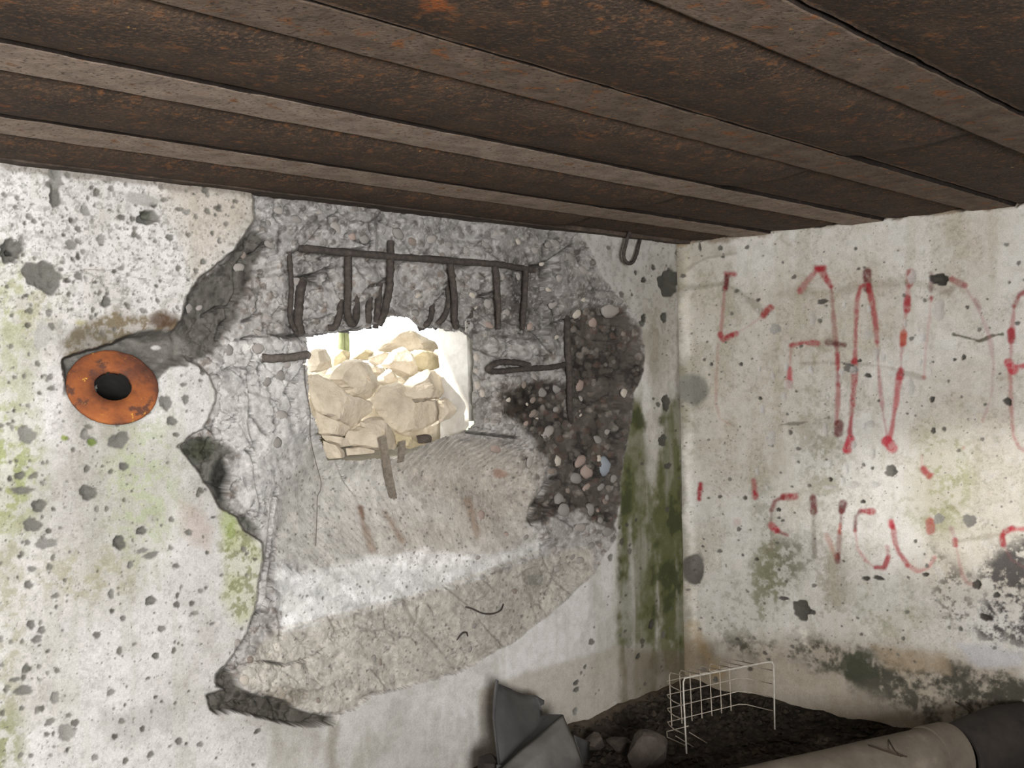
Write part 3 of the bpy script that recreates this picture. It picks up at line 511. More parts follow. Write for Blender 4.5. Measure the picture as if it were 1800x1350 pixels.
for (a, b, r1, r2, s, cc) in ((1365, 1000, 40, 60, .75, (120, 124, 88)), (1345, 1040, 28, 50, .5, (136, 140, 108)), (1400, 985, 40, 40, .6, (128, 126, 108)), (1660, 840, 50, 90, .65, (158, 160, 110)), (1630, 890, 60, 40, .5, (160, 158, 120)), (1560, 1070, 60, 50, .5, (150, 150, 112)),
                              (1300, 1080, 60, 60, .5, (142, 142, 118)), (1460, 1060, 30, 120, .5, (150, 140, 112)), (1440, 690, 60, 110, .40, (156, 148, 120)), (1450, 830, 40, 70, .55, (150, 148, 120)), (1255, 530, 40, 120, .4, (160, 156, 128)), (1340, 940, 22, 120, .4, (140, 138, 108))):
    A(ch.blob(a, b, r1, r2, .6, 1) * s * (.25 + .75 * sst(.44, .58, n_fine * .5 + n_mid * .5)), cc)
blk = ch.poly([(1820, 930), (1745, 965), (1715, 1000), (1725, 1060), (1700, 1100), (1725, 1120), (1830, 1150)], 22, 1.5); A(blk * sst(.44, .56, n_fine * .45 + n_mid * .55) * .95, (88, 84, 82))
A(ch.poly([(1640, 960), (1690, 1000), (1712, 1060), (1700, 1110), (1660, 1095), (1640, 1040), (1645, 1000)], 18, 1.4) * sst(.48, .6, n_fine * .6 + n_mid * .4) * .8, (112, 106, 96))
A(ch.poly([(1190, 1130), (1280, 1128), (1450, 1120), (1800, 1165), (1830, 1400), (1190, 1400)], 26, 1.2) * .72, (164, 150, 128))
md = sst(.44, .60, n_fine * .35 + n_mid * .35 + n_hor * .3)
A(ch.poly([(1270, 1128), (1400, 1130), (1450, 1120), (1560, 1140), (1660, 1165), (1800, 1170), (1830, 1330), (1720, 1310), (1640, 1230), (1560, 1210), (1470, 1185), (1400, 1160), (1300, 1150)], 18, 1.6) * md * .95, (84, 82, 72))
A(ch.poly([(1480, 1170), (1640, 1180), (1830, 1195), (1830, 1330), (1700, 1310), (1600, 1260), (1500, 1215)], 22, 1.6) * sst(.36, .56, n_fine * .4 + n_mid * .6) * .9, (80, 78, 68))
A(ch.poly([(1450, 1120), (1540, 1138), (1560, 1190), (1500, 1200), (1445, 1170)], 16, 1.4) * sst(.42, .56, n_mid) * .85, (78, 80, 66))
A(ch.poly([(1525, 1130), (1660, 1150), (1670, 1185), (1560, 1180)], 8, 1) * .7, (176, 158, 132)); A(ch.poly([(1680, 1130), (1800, 1150), (1800, 1175), (1720, 1168)], 10, 1.2) * .8, (212, 212, 216))
A(sst(1215, 1330, V - (U - 1350) * .14) * .7 * sst(.3, .6, n_mid), (120, 108, 92)); A(ch.poly([(1196, 1120), (1260, 1130), (1290, 1220), (1200, 1220)], 18, 1) * .6, (128, 112, 86)); A(ch.line([(1222, 1100), (1240, 1150), (1262, 1185)], 16, 9, .8) * .45, (176, 148, 98))
A(ch.line(z3([(560, 330), (700, 325), (820, 335), (940, 300), (1100, 290), (1250, 275), (1420, 340)]), 12, 8, 1) * .35, (150, 138, 116)); A(ch.line(z3([(60, 310), (180, 300), (270, 285), (350, 330), (420, 385), (460, 440)]), 10, 4, .5) * .5, (136, 130, 110))
A(ch.line(z3([(560, 1005), (640, 1000), (760, 980), (800, 970)]), 3, 2, .5) * .7, (112, 104, 90)); A(ch.line(z3([(650, 690), (900, 690), (1100, 710), (1300, 770)]), 4, 4, .6) * .4, (140, 130, 112)); A(ch.line(z3([(1420, 340), (1440, 310), (1300, 370), (1250, 350)]), 5, 4, .5) * .4, (140, 128, 110))
A(ch.line(z3([(1440, 545), (1500, 560), (1570, 580), (1630, 552), (1685, 545)]), 3, 1.6, .6) * .85, (84, 80, 58)); A(ch.line(z4([(1450, 560), (1550, 540), (1690, 520)]), 5, 5, .5) * .4, (144, 132, 108))
# red spray paint: (points, width, strength)
def spray(z_, pts, wd, s, c=(176, 52, 62), soft=3, wear=.35):
    wr = 1 - wear * sst(.46, .62, n_fine * .6 + n_mid * .4)
    A(ch.line(z_(pts), wd / 2.903, soft, .35) * s * wr, c)
RD = (172, 50, 58); DR = (112, 44, 44); PK = (200, 66, 80); FA = (204, 146, 144)
for z_, pts, wd, s, c in (
    # first row
    (z3, [(280, 235), (320, 240)], 24, .8, RD), (z3, [(285, 250), (275, 310)], 30, .95, DR), (z3, [(270, 310), (262, 420), (250, 560)], 14, .5, RD), (z3, [(250, 545), (265, 570), (330, 540)], 24, .95, RD), (z3, [(470, 445), (505, 410)], 26, .9, (166, 60, 58)), (z3, [(330, 540), (400, 500), (460, 455)], 7, .35, FA),
    (z3, [(240, 600), (232, 750), (228, 900), (250, 975), (300, 1005)], 9, .38, (190, 130, 120)),
    (z3, [(655, 325), (700, 265), (745, 210)], 22, .75, RD), (z3, [(735, 205), (775, 210)], 26, .95, RD), (z3, [(760, 215), (790, 265), (815, 300)], 30, .95, RD), (z3, [(815, 300), (825, 430), (838, 560), (850, 690), (850, 800)], 18, .6, (150, 60, 62)), (z3, [(845, 650), (850, 720)], 22, .7, RD), (z3, [(850, 800), (850, 900), (845, 1000)], 18, .6, RD),
    (z3, [(855, 1005), (850, 1050)], 44, .85, DR), (z3, [(615, 600), (680, 588), (745, 590)], 20, .85, RD), (z3, [(795, 585), (885, 600)], 20, .85, (108, 56, 54)), (z3, [(612, 600), (605, 700), (598, 800)], 14, .45, RD), (z3, [(606, 720), (600, 800)], 24, .75, PK),
    (z3, [(998, 230), (1000, 310)], 42, .9, DR), (z3, [(1000, 290), (965, 300), (950, 370), (946, 430)], 20, .8, RD), (z3, [(946, 430), (940, 550), (935, 680)], 18, .7, RD), (z3, [(935, 680), (932, 800), (925, 900), (910, 1050)], 24, .85, RD), (z3, [(915, 1080), (895, 1130)], 40, .95, PK),
    (z3, [(1005, 295), (1025, 380), (1040, 480), (1048, 580)], 26, .8, RD), (z3, [(1050, 580), (1055, 690), (1062, 800), (1080, 950), (1105, 1090)], 14, .5, RD), (z3, [(1220, 230), (1215, 290)], 40, .7, (168, 72, 74)), (z3, [(1210, 300), (1205, 385)], 26, .6, RD), (z3, [(1205, 360), (1202, 415)], 32, .85, RD),
    (z3, [(1198, 420), (1185, 540)], 14, .5, RD), (z3, [(1184, 535), (1184, 590)], 26, .9, (196, 84, 58)), (z3, [(1178, 600), (1168, 740)], 13, .5, RD), (z3, [(1170, 725), (1165, 755)], 30, .85, RD), (z3, [(1160, 770), (1148, 880), (1130, 1000), (1115, 1090)], 22, .75, (196, 70, 78)), (z3, [(1100, 1090), (1130, 1125)], 52, .95, PK),
    (z3, [(1325, 235), (1325, 320)], 24, .75, DR), (z3, [(1326, 355), (1326, 375)], 20, .8, RD), (z3, [(1322, 370), (1320, 450), (1302, 580), (1290, 760)], 9, .4, FA), (z3, [(1290, 765)], 22, .6, (176, 110, 104)),
    (z3, [(1430, 262), (1495, 295)], 30, .75, (156, 62, 60)), (z3, [(1495, 300), (1550, 385), (1590, 470), (1625, 560), (1645, 700), (1635, 850), (1590, 985)], 10, .45, (186, 134, 136)), (z3, [(1550, 370), (1575, 410)], 18, .5, (150, 90, 96)),
    (z3, [(1820, 320), (1775, 345), (1752, 400)], 26, .85, (156, 70, 70)), (z3, [(1750, 400), (1738, 520), (1735, 600), (1730, 690), (1730, 800), (1735, 950), (1745, 1060), (1775, 1125), (1800, 1135)], 14, .55, RD), (z3, [(1735, 530), (1735, 575)], 28, .9, RD), (z3, [(1720, 690), (1745, 725)], 44, .95, PK), (z3, [(1760, 710), (1830, 705)], 22, .8, PK), (z3, [(1490, 1125)], 18, .4, PK),
    # second row
    (z4, [(152, 262), (143, 340)], 27, .95, RD), (z4, [(175, 258), (235, 275), (295, 330)], 9, .4, (176, 140, 120)), (z4, [(335, 455)], 40, .3, FA), (z4, [(420, 245), (430, 325)], 26, .95, RD),
    (z4, [(630, 325), (575, 330)], 36, .9, RD), (z4, [(575, 330), (530, 350), (510, 395)], 18, .8, (140, 60, 56)), (z4, [(510, 395), (508, 490), (512, 590)], 8, .5, (122, 96, 80)), (z4, [(512, 478), (535, 500)], 34, .95, PK), (z4, [(540, 505), (590, 525)], 22, .85, (150, 58, 60)),
    (z4, [(720, 335), (725, 400)], 38, .9, DR), (z4, [(725, 400), (724, 500), (730, 610)], 16, .55, (110, 96, 76)), (z4, [(872, 365), (868, 400)], 40, .9, DR), (z4, [(866, 400), (862, 480)], 22, .75, DR), (z4, [(860, 470), (858, 510)], 18, .8, (200, 76, 56)), (z4, [(858, 510), (850, 640)], 20, .6, (138, 84, 72)), (z4, [(845, 630), (845, 660)], 28, .85, DR), (z4, [(790, 520), (838, 640)], 16, .45, (190, 120, 100)),
    (z4, [(1025, 405), (965, 402)], 24, .9, RD), (z4, [(960, 405), (940, 430), (936, 500)], 20, .85, DR), (z4, [(936, 500), (948, 590), (990, 655), (1035, 690)], 13, .55, (190, 96, 98)), (z4, [(1040, 690), (1085, 690), (1103, 645)], 24, .85, RD), (z4, [(1104, 640), (1100, 585)], 14, .55, RD),
    (z4, [(1120, 455), (1125, 475)], 26, .9, PK), (z4, [(1130, 480), (1140, 560), (1160, 610), (1205, 675)], 18, .8, RD), (z4, [(1205, 675), (1260, 712), (1310, 695), (1345, 640)], 13, .6, (196, 90, 92)), (z4, [(1320, 460), (1322, 500)], 40, .92, RD),
    (z4, [(1430, 490), (1448, 545)], 20, .5, (160, 100, 116)), (z4, [(1450, 550), (1452, 575)], 26, .95, RD), (z4, [(1455, 580), (1465, 640), (1478, 715), (1510, 770), (1565, 785)], 13, .5, (176, 112, 108)),
    (z4, [(1740, 492), (1705, 505), (1690, 530), (1694, 568)], 34, .95, RD), (z4, [(1735, 492), (1820, 495)], 24, .7, PK), (z4, [(1700, 580), (1735, 650), (1800, 690)], 13, .5, (150, 100, 100)),
    (z4, [(1275, 120), (1280, 190)], 8, .35, FA), (z4, [(1285, 190), (1315, 222)], 36, .85, RD), (z4, [(1315, 222), (1335, 212)], 18, .7, RD)):
    spray(z_, pts, wd * 1.12, s, c)
# flakes, chips, holes
spots = []; rnd = random.Random(9)
def sp(u, v, ru, rv=None, c=(104, 100, 92), s=.92, dp=.005):
    p = hit(u, v, 0, 0); d_ = np.linalg.norm(p - CAM); spots.append((p[1], p[2], ru * abs(hit(u + 1, v, 0, 0)[1] - p[1]), (rv or ru) * d_ / F, c, s, dp))
for _ in range(700):
    u = 1195 + 640 * rnd.random() ** 1.25; v = rnd.uniform(395, 1180); r = .9 + 3.0 * rnd.random() ** 6; g_ = rnd.randint(72, 128); sp(u, v, r * 1.2, r, (g_, g_ - 3, g_ - 10), .85, .002)
for _ in range(26):
    u = rnd.uniform(1330, 1640); v = rnd.uniform(520, 870); r = rnd.uniform(2.5, 6); sp(u, v, r * .8, r * 1.4, (212, 210, 206), .8, .003)
for u, v, ru, rv, g_, dp in ((1650, 491, 17, 10, 62, .02), (1332, 527, 4, 3, 96, .006), (1445, 530, 9, 5, 92, .004), (1362, 578, 9, 10, 176, .004), (1493, 647, 11, 8, 118, .01), (1525, 660, 6, 4, 76, .008), (1510, 634, 4, 3, 86, .008), (1638, 702, 5, 5, 76, .008), (1771, 706, 7, 7, 76, .01), (1640, 757, 5, 5, 80, .006), (1694, 628, 4, 5, 76, .006), (1678, 632, 3, 3, 76, .006),
                             (1566, 828, 12, 9, 110, .01), (1408, 1072, 17, 16, 84, .012), (1424, 1076, 9, 5, 90, .008), (1377, 1052, 9, 3.5, 86, .006), (1459, 843, 4, 3.5, 66, .008), (1516, 882, 4.5, 3.5, 70, .008), (1522, 1017, 8, 3.5, 72, .008), (1544, 1016, 9, 4, 72, .008), (1627, 1010, 6, 3.5, 72, .008), (1717, 1028, 8, 8, 80, .012), (1732, 1085, 10, 6, 72, .01), (1368, 896, 4, 4, 76, .006), (1752, 1046, 6, 5, 80, .008),
                             (1330, 983, 4, 3, 86, .005), (1389, 760, 4, 4, 112, .004), (1257, 1195, 5, 5, 100, .004), (1303, 640, 4, 3, 84, .005), (1251, 640, 3.5, 3, 90, .005), (1336, 700, 4, 3, 84, .005), (1704, 915, 14, 9, 132, .004), (1650, 912, 9, 9, 150, .003), (1700, 540, 4, 3, 92, .004), (1266, 436, 4, 5, 110, .004), (1230, 434, 2.5, 8, 92, .004)):
    sp(u, v, ru, rv, (g_, g_ - 3, g_ - 9), .94, dp)
for u, v, ru, rv in ((1428, 560, 7, 11), (1525, 588, 9, 9), (1540, 622, 5, 10), (1355, 770, 8, 15), (1450, 755, 5, 12), (1600, 680, 8, 14), (1650, 545, 12, 16), (1530, 745, 7, 7), (1533, 798, 6, 10), (1457, 815, 6, 8), (1498, 853, 12, 7), (1536, 852, 10, 6), (1458, 857, 12, 4), (1603, 487, 8, 11), (1385, 675, 7, 8), (1500, 650, 8, 8)): sp(u, v, ru, rv, (206, 203, 198), .75, .004)
add_spots(ys, zs, spots, col, dep, np.ones_like(Yg))
fil = .03 * np.exp(-(np.clip(-Yg, 0, 9) / .028) ** 2)           # rounded corner of the render coat
Xr = dep - fil; edge = sst(1.895, 1.915, Zg + (fbm(Yg, Zg, 22, 58, 3) - .5) * .03); Xr += edge * .03
wall_right = tag(grid_mesh('wall_right', np.stack([Xr, Yg, Zg], -1)[:, ::-1], np.ones(Yg.shape, bool), col[:, ::-1], MW), kind='structure')
# ------------------------------------------------------------------ rest of the shell
g = Geo(); g.box((-5.95, -4.6, -.1), (-5.68, .3, 2.1)); tag(g.obj('wall_left', M_slab), kind='structure')
g = Geo()
g.box((-5.95, -4.65, -.1), (-5.27, -4.33, 2.1)); g.box((-4.23, -4.65, -.1), (.35, -4.33, 2.1)); g.box((-5.27, -4.65, 1.86), (-4.23, -4.33, 2.1)); g.box((-5.27, -4.65, -.1), (-4.23, -4.33, .86)); tag(g.obj('wall_back', M_slab), kind='structure')
g = Geo(); g.box((-5.95, -4.65, 2.04), (.45, .55, 2.3)); ceiling = tag(g.obj('ceiling', M_slab), kind='structure')
g = Geo(); g.box((.045, -4.65, -.1), (.35, .55, 2.06)); tag(g.obj('wall_outer', M_slab), kind='structure')
# throat of the embrasure: rough reveals behind the broken face, with unseen sun blockers added
def sheet_patch(g, p00, p10, p11, p01, n, m, amp, seed):
    p00, p10, p11, p01 = map(np.array, (p00, p10, p11, p01)); n0 = len(g.v); nrm = np.cross(p10 - p00, p01 - p00); nrm = nrm / np.linalg.norm(nrm)
    for j in range(m + 1):
        for i in range(n + 1):
            a, b = i / n, j / m; p = p00 * (1 - a) * (1 - b) + p10 * a * (1 - b) + p11 * a * b + p01 * (1 - a) * b
            k = mnoise.fractal(Vector(p * 14 + seed), 1, 2, 4); g.v.append(tuple(p + nrm * amp * k))
    for j in range(m):
        for i in range(n): q = n0 + j * (n + 1) + i; g.f.append((q, q + 1, q + n + 2, q + n + 1))
g = Geo(); xl, xr, zb, zt, y0, y1 = -2.0, -1.258, 1.06, 1.575, .02, .195
sheet_patch(g, (xr, .05, 1.18), (xr, y1, 1.04), (xr, y1, 1.55), (xr, .05, 1.55), 16, 50, .004, 3)
sheet_patch(g, (xl, .46, zb - .05), (xl, .10, zb), (xl, .10, 1.565), (xl, .46, 1.565), 16, 24, .006, 4)  # left reveal, unseen, drawn out back and up to block the sun
sheet_patch(g, (xl, .10, 1.562), (-1.745, .10, 1.562), (-1.745, .46, 1.562), (xl, .46, 1.562), 12, 16, .004, 8)  # unseen strip added to keep the sun off the right wall
sheet_patch(g, (xl, .10, zt), (xr, .10, zt), (xr, y1, zt), (xl, y1, zt), 30, 8, .006, 5)
sheet_patch(g, (xl, .75, 1.10), (xr + .5, .75, 1.10), (xr + .5, .13, 1.04), (xl, .13, 1.04), 60, 16, .012, 6)
g.box((xr + .004, .115, 1.19), (xr + .16, .19, 1.52))
M_rev = mat_noise('pale_concrete', [(.3, (176, 172, 164)), (.7, (206, 202, 194))], 18, bscale=90, bstr=.5, bdist=.004)
g.obj('reveal_and_sun_block', M_rev, wall_front, True)
g = Geo(); g.box((-14, .18, .4), (10, 26, .98)); tag(g.obj('ground', M_ground), kind='structure')

# pebbles of the exposed aggregate, each half sunk into the broken concrete
def ico(seed, flat=.75):
    import bmesh
    bm = bmesh.new(); bmesh.ops.create_icosphere(bm, subdivisions=2, radius=1)
    for v in bm.verts:
        k = 1 + .28 * mnoise.noise(v.co * 1.3 + Vector((seed * 9.1, 0, 0))) + .1 * mnoise.noise(v.co * 3.1 + Vector((0, seed * 5., 0))); v.co *= k
    me = bpy.data.meshes.new('pebble'); bm.to_mesh(me); bm.free(); me.polygons.foreach_set('use_smooth', [True] * len(me.polygons)); return me
peb_me = {}
for n, mt in enumerate(M_pebs):
    for k in range(3): me = ico(n * 3 + k); me.materials.append(mt); peb_me[n, k] = me
def wall_y(x, z):                               # depth of the built front wall at (x, z)
    i = int(np.clip(np.searchsorted(xs, x), 0, len(xs) - 1)); j = int(np.clip(np.searchsorted(zs, z), 0, len(zs) - 1)); y = FY[j, i]
    return None if not FK[j, i] else y
prnd = random.Random(12)
def pebble(u, v, w_, h_, kind):
    y = .03
    for _ in range(6):
        p = hit(u, v, 1, y); yy = wall_y(p[0], p[2])
        if yy is None: return
        y = yy
    s = np.linalg.norm(p - CAM) / F
    o = bpy.data.objects.new('pebble', peb_me[kind, prnd.randrange(3)]); C.objects.link(o); o.parent = wall_front
    rx, rz = w_ * .5 * s * 1.12, h_ * .5 * s
    o.location = (p[0], y + min(rx, rz) * .10, p[2]); o.scale = (rx, min(rx, rz) * .5, rz); o.rotation_euler = (0, prnd.uniform(-.5, .5), 0)
z3p = lambda x, y: (x / 4.286 + 820, y / 4.286 + 400)
z4p = lambda x, y: (x / 4.286 + 820, y / 4.286 + 680)
for q, x, y, a, b, k in (('a', 830, 650, 95, 75, 0), ('a', 880, 540, 55, 42, 0), ('a', 1085, 612, 200, 135, 5), ('a', 950, 712, 90, 92, 2), ('a', 880, 320, 100, 52, 5), ('a', 1125, 1248, 85, 72, 0), ('a', 857, 1290, 55, 50, 5), ('a', 315, 1295, 52, 42, 0),
                         ('a', 675, 826, 62, 36, 0), ('a', 160, 572, 76, 84, 5), ('a', 560, 270, 52, 62, 0), ('a', 620, 580, 96, 60, 5), ('a', 45, 510, 66, 46, 0), ('a', 76, 600, 40, 36, 0), ('a', 480, 745, 70, 60, 2), ('a', 170, 735, 100, 50, 2), ('a', 840, 1190, 130, 90, 2),
                         ('a', 75, 980, 60, 60, 0), ('a', 75, 1080, 60, 50, 0), ('a', 80, 1190, 70, 70, 0), ('a', 120, 1250, 50, 60, 0), ('a', 200, 1255, 60, 50, 5), ('a', 500, 1130, 100, 80, 5), ('a', 390, 1150, 60, 60, 1), ('a', 430, 1185, 60, 60, 4), ('a', 560, 1240, 120, 80, 1), ('a', 810, 715, 50, 44, 4), ('a', 1180, 800, 60, 46, 4), ('a', 680, 1215, 90, 70, 1), ('a', 390, 370, 46, 70, 5), ('a', 270, 370, 50, 60, 5), ('a', 780, 220, 100, 70, 1), ('a', 580, 470, 60, 40, 0), ('a', 700, 380, 60, 60, 5), ('a', 300, 640, 80, 60, 5),
                         ('b', 1068, 345, 100, 78, 5), ('b', 610, 340, 140, 90, 5), ('b', 682, 560, 82, 92, 0), ('b', 996, 540, 50, 58, 0), ('b', 1092, 600, 125, 160, 3), ('b', 860, 560, 120, 80, 2), ('b', 920, 640, 130, 110, 2), ('b', 830, 690, 120, 90, 1), ('b', 905, 757, 100, 50, 2), ('b', 1015, 756, 84, 56, 1), ('b', 1030, 832, 50, 50, 1),
                         ('b', 225, 465, 104, 72, 2), ('b', 860, 216, 42, 30, 0), ('b', 700, 850, 96, 110, 1), ('b', 1055, 942, 40, 36, 2), ('b', 1008, 1008, 62, 60, 1), ('b', 525, 245, 50, 30, 0), ('b', 455, 132, 30, 28, 0), ('b', 500, 100, 60, 50, 4), ('b', 930, 930, 100, 110, 1), ('b', 725, 930, 120, 110, 1), ('b', 110, 970, 80, 80, 2), ('b', 500, 200, 90, 60, 4), ('b', 665, 170, 60, 46, 1), ('b', 1060, 690, 70, 70, 1), ('b', 990, 400, 110, 70, 1), ('b', 760, 790, 60, 60, 4), ('b', 850, 180, 40, 30, 4), ('b', 600, 560, 60, 80, 1), ('b', 450, 280, 60, 40, 2), ('b', 330, 300, 90, 60, 1),
                         ('b', 1060, 1090, 120, 90, 1), ('b', 860, 1060, 120, 70, 5), ('b', 480, 560, 60, 120, 5), ('b', 640, 640, 70, 50, 4), ('b', 1100, 870, 60, 50, 4), ('b', 650, 1230, 80, 60, 5), ('b', 860, 1310, 90, 60, 5)):
    pebble(*(z3p if q == 'a' else z4p)(x, y), a / 4.286, b / 4.286, k)
for u, v, a, b, k in ((487, 778, 18, 20, 1), (613, 845, 5, 8, 0), (420, 470, 20, 16, 5), (350, 541, 12, 9, 5), (331, 541, 16, 20, 1), (402, 615, 16, 22, 1), (455, 612, 22, 20, 5), (450, 585, 18, 10, 5), (470, 560, 18, 16, 5), (590, 400, 26, 20, 5), (520, 495, 20, 16, 5), (640, 420, 20, 18, 1), (620, 416, 14, 14, 2), (560, 420, 14, 10, 5),
                      (700, 410, 24, 20, 1), (725, 425, 18, 14, 4), (760, 420, 22, 16, 5), (790, 430, 16, 12, 1), (820, 440, 18, 14, 5), (855, 430, 20, 14, 1), (880, 410, 18, 14, 5), (910, 425, 14, 12, 0), (940, 440, 18, 14, 5), (965, 430, 20, 14, 1), (495, 730, 24, 18, 5), (492, 660, 20, 20, 1), (505, 640, 16, 14, 5), (470, 670, 16, 18, 1), (530, 845, 8, 6, 1), (600, 520, 10, 10, 1),
                      (570, 545, 12, 8, 4), (735, 520, 14, 8, 0), (750, 500, 20, 14, 5), (730, 550, 16, 12, 1), (657, 1160, 10, 18, 1), (668, 1165, 9, 14, 4), (560, 1232, 8, 10, 4), (834, 1100, 12, 10, 1), (826, 1140, 10, 14, 1), (690, 1190, 14, 10, 5), (430, 1195, 18, 16, 0), (417, 1130, 12, 14, 5), (440, 1160, 12, 12, 4), (425, 1170, 16, 12, 5), (905, 1040, 14, 10, 4), (950, 1020, 16, 14, 1), (980, 1000, 18, 12, 5), (1010, 980, 16, 12, 1), (1040, 960, 18, 14, 1), (840, 980, 12, 8, 5), (925, 945, 14, 10, 1), (890, 940, 12, 10, 2), (475, 430, 20, 14, 1), (430, 445, 14, 20, 4), (470, 395, 14, 18, 1), (490, 370, 18, 14, 5), (520, 385, 22, 14, 1), (560, 372, 16, 10, 5)):
    pebble(u, v, a, b, k)

# ------------------------------------------------------------------ steel ceiling: beams and sagging sheets
ZF = 1.8928
M_edge = mat_noise('edge_gap_shade', [(.3, (24, 20, 18)), (.6, (40, 33, 28)), (.8, (74, 56, 42))], 24, bscale=110, bstr=.9, bdist=.004)  # dark colour stands in for the shaded gap beside each flange
def beam(y_near, y_far, label, seed, mt):
    g = Geo(); n = 230; X = np.linspace(-5.66, .03, n); c = (y_near + y_far) / 2
    prof = [(y_near, 0), (y_near + .004, -.001), (c, -.002), (y_far - .004, -.001), (y_far, 0), (y_far, .013), (c + .006, .017), (c + .006, .135), (y_far, .138), (y_far, .15), (y_near, .15), (y_near, .138), (c - .006, .135), (c - .006, .017), (y_near, .013)]
    for i, x in enumerate(X):
        for k, (y, z) in enumerate(prof):
            e = 1 if k in (0, 1, 14) else .35 if k in (3, 4, 5) else 0
            a = mnoise.noise(Vector((x * 9, seed * 7.7, k in (3, 4, 5)))) * .0035 * e + mnoise.noise(Vector((x * 37, seed * 3.3, k in (3, 4, 5)))) * .0035 * e
            b = mnoise.noise(Vector((x * 14, y * 30, seed))) * .0014 if k < 5 else 0
            g.v.append((x, y + a, ZF + z + b))
    m = len(prof)
    for i in range(n - 1):
        for k in range(m): l = (k + 1) % m; g.f.append((i * m + k, (i + 1) * m + k, (i + 1) * m + l, i * m + l))
    g.f.append(tuple(range(m))); g.f.append(tuple((n - 1) * m + k for k in reversed(range(m))))
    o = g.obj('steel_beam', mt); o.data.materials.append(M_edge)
    for p_ in o.data.polygons:                  # the edge that faces the room is coloured dark as a shaded gap
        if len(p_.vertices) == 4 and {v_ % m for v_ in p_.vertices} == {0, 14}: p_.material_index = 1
    recenter(o, (-2.8, c, ZF)); tag(o, label, 'beam', 'steel ceiling beams'); return o
BEAMS = [(-.432, -.283), (-.897, -.752), (-1.357, -1.215), (-1.815, -1.683), (-2.28, -2.145), (-2.74, -2.605), (-3.20, -3.065), (-3.66, -3.525), (-4.12, -3.985)]
BL = ['narrow grey-brown steel ceiling beam nearest the broken wall', 'pale rusty steel ceiling beam second from the broken wall, running from the left edge to the corner', 'steel ceiling beam with orange rust along its edge, third from the broken wall',
      'dim steel ceiling beam at upper right, fourth from the broken wall'] + ['steel ceiling beam behind the camera, %s from the back wall' % s for s in ('fifth', 'fourth', 'third', 'second', 'nearest')]
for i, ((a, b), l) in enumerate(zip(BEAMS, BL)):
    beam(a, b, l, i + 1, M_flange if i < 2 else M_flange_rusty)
def steel_sheet(y0, y1, x0, x1, lift, seed, far=-.003):
    g = Geo(); n = max(6, int((x1 - x0) / .03)); m = 22; lay = []
    for top in (0, 1):
        for i in range(n + 1):
            for k in range(m + 1):
                t = -1 + 2 * k / m; x = x0 + (x1 - x0) * i / n; y = y0 + (y1 - y0) * k / m
                e = .017 if t < 0 else far                          # rests on one flange, ends just short of the next one
                z = ZF + e * abs(t) ** 2.6 - .011 * (1 - abs(t) ** 2.6) + lift + .005 * top + .0022 * mnoise.noise(Vector((x * 5, y * 9, seed))) * (1 - abs(t) ** 3)
                y += (t > .98) * .004 * mnoise.noise(Vector((x * 11, seed * 3., 0))) + (t > .98) * .003 * mnoise.noise(Vector((x * 40, seed * 3., 0)))
                g.v.append((x, y, z))
    N = (n + 1) * (m + 1)
    for i in range(n):
        for k in range(m):
            a = i * (m + 1) + k; g.f.append((a, a + 1, a + m + 2, a + m + 1)); a += N; g.f.append((a, a + m + 1, a + m + 2, a + 1))
    for i in (0, n):
        for k in range(m): a = i * (m + 1) + k; g.f.append((a, a + 1, a + N + 1, a + N))
    for k in (0, m):
        for i in range(n): a = i * (m + 1) + k; b = a + m + 1; g.f.append((a, b, b + N, a + N))
    return g.obj('steel_sheet', M_sheet, ceiling, True)
ends = [(-.94, -.45), (-1.085, -.58), (-1.175, -.42), (-1.32, -.3), (-1.47, -.4), (-1.5, -.3), (-1.5, -.3), (-1.5, -.3), (-1.5, -.3), (-1.5, -.3)]
gaps = [(BEAMS[0][1] - .016, -.03)] + [(BEAMS[i + 1][1] - .016, BEAMS[i][0] - .010) for i in range(len(BEAMS) - 1)] + [(-4.34, BEAMS[-1][0] + .016)]
for i, ((a, b), (e1, e2)) in enumerate(zip(gaps, ends)):
    fr = (.003, .003, .004, -.001, .003)[i] if i < 5 else .002            # height of the free edge against the next flange
    steel_sheet(a, b, -3.55, e1, 0, i, fr); steel_sheet(a, b, -5.66, -3.5, .004, i + 20, fr); steel_sheet(a, b, e1 - .08, e2, .016, i + 40, -.006); steel_sheet(a, b, e2 - .06, .03, .016, i + 60, -.006)
# rusted angle along the head of the front wall
g = Geo(); n = 160
for i in range(n + 1):
    x = -5.66 + 5.69 * i / n; j = mnoise.noise(Vector((x * 6, 3, 1))) * .006 + mnoise.noise(Vector((x * 25, 3, 1))) * .004
    g.v += [(x, -.052 + j * .6, 1.898), (x, -.050 + j, 1.886 + j * .6), (x, .06, 1.889 + j * .5), (x, .06, 1.93), (x, -.04, 1.93)]
for i in range(n):
    for k in range(5): l = (k + 1) % 5; g.f.append((i * 5 + k, i * 5 + 5 + k, i * 5 + 5 + l, i * 5 + l))
M_angle = mat_noise('flaky_dark_steel', [(.3, (52, 45, 40)), (.6, (84, 73, 64)), (.8, (112, 98, 86))], 30, bscale=90, bstr=.8, bdist=.004)
tag(g.obj('trim_1', M_angle), kind='structure')

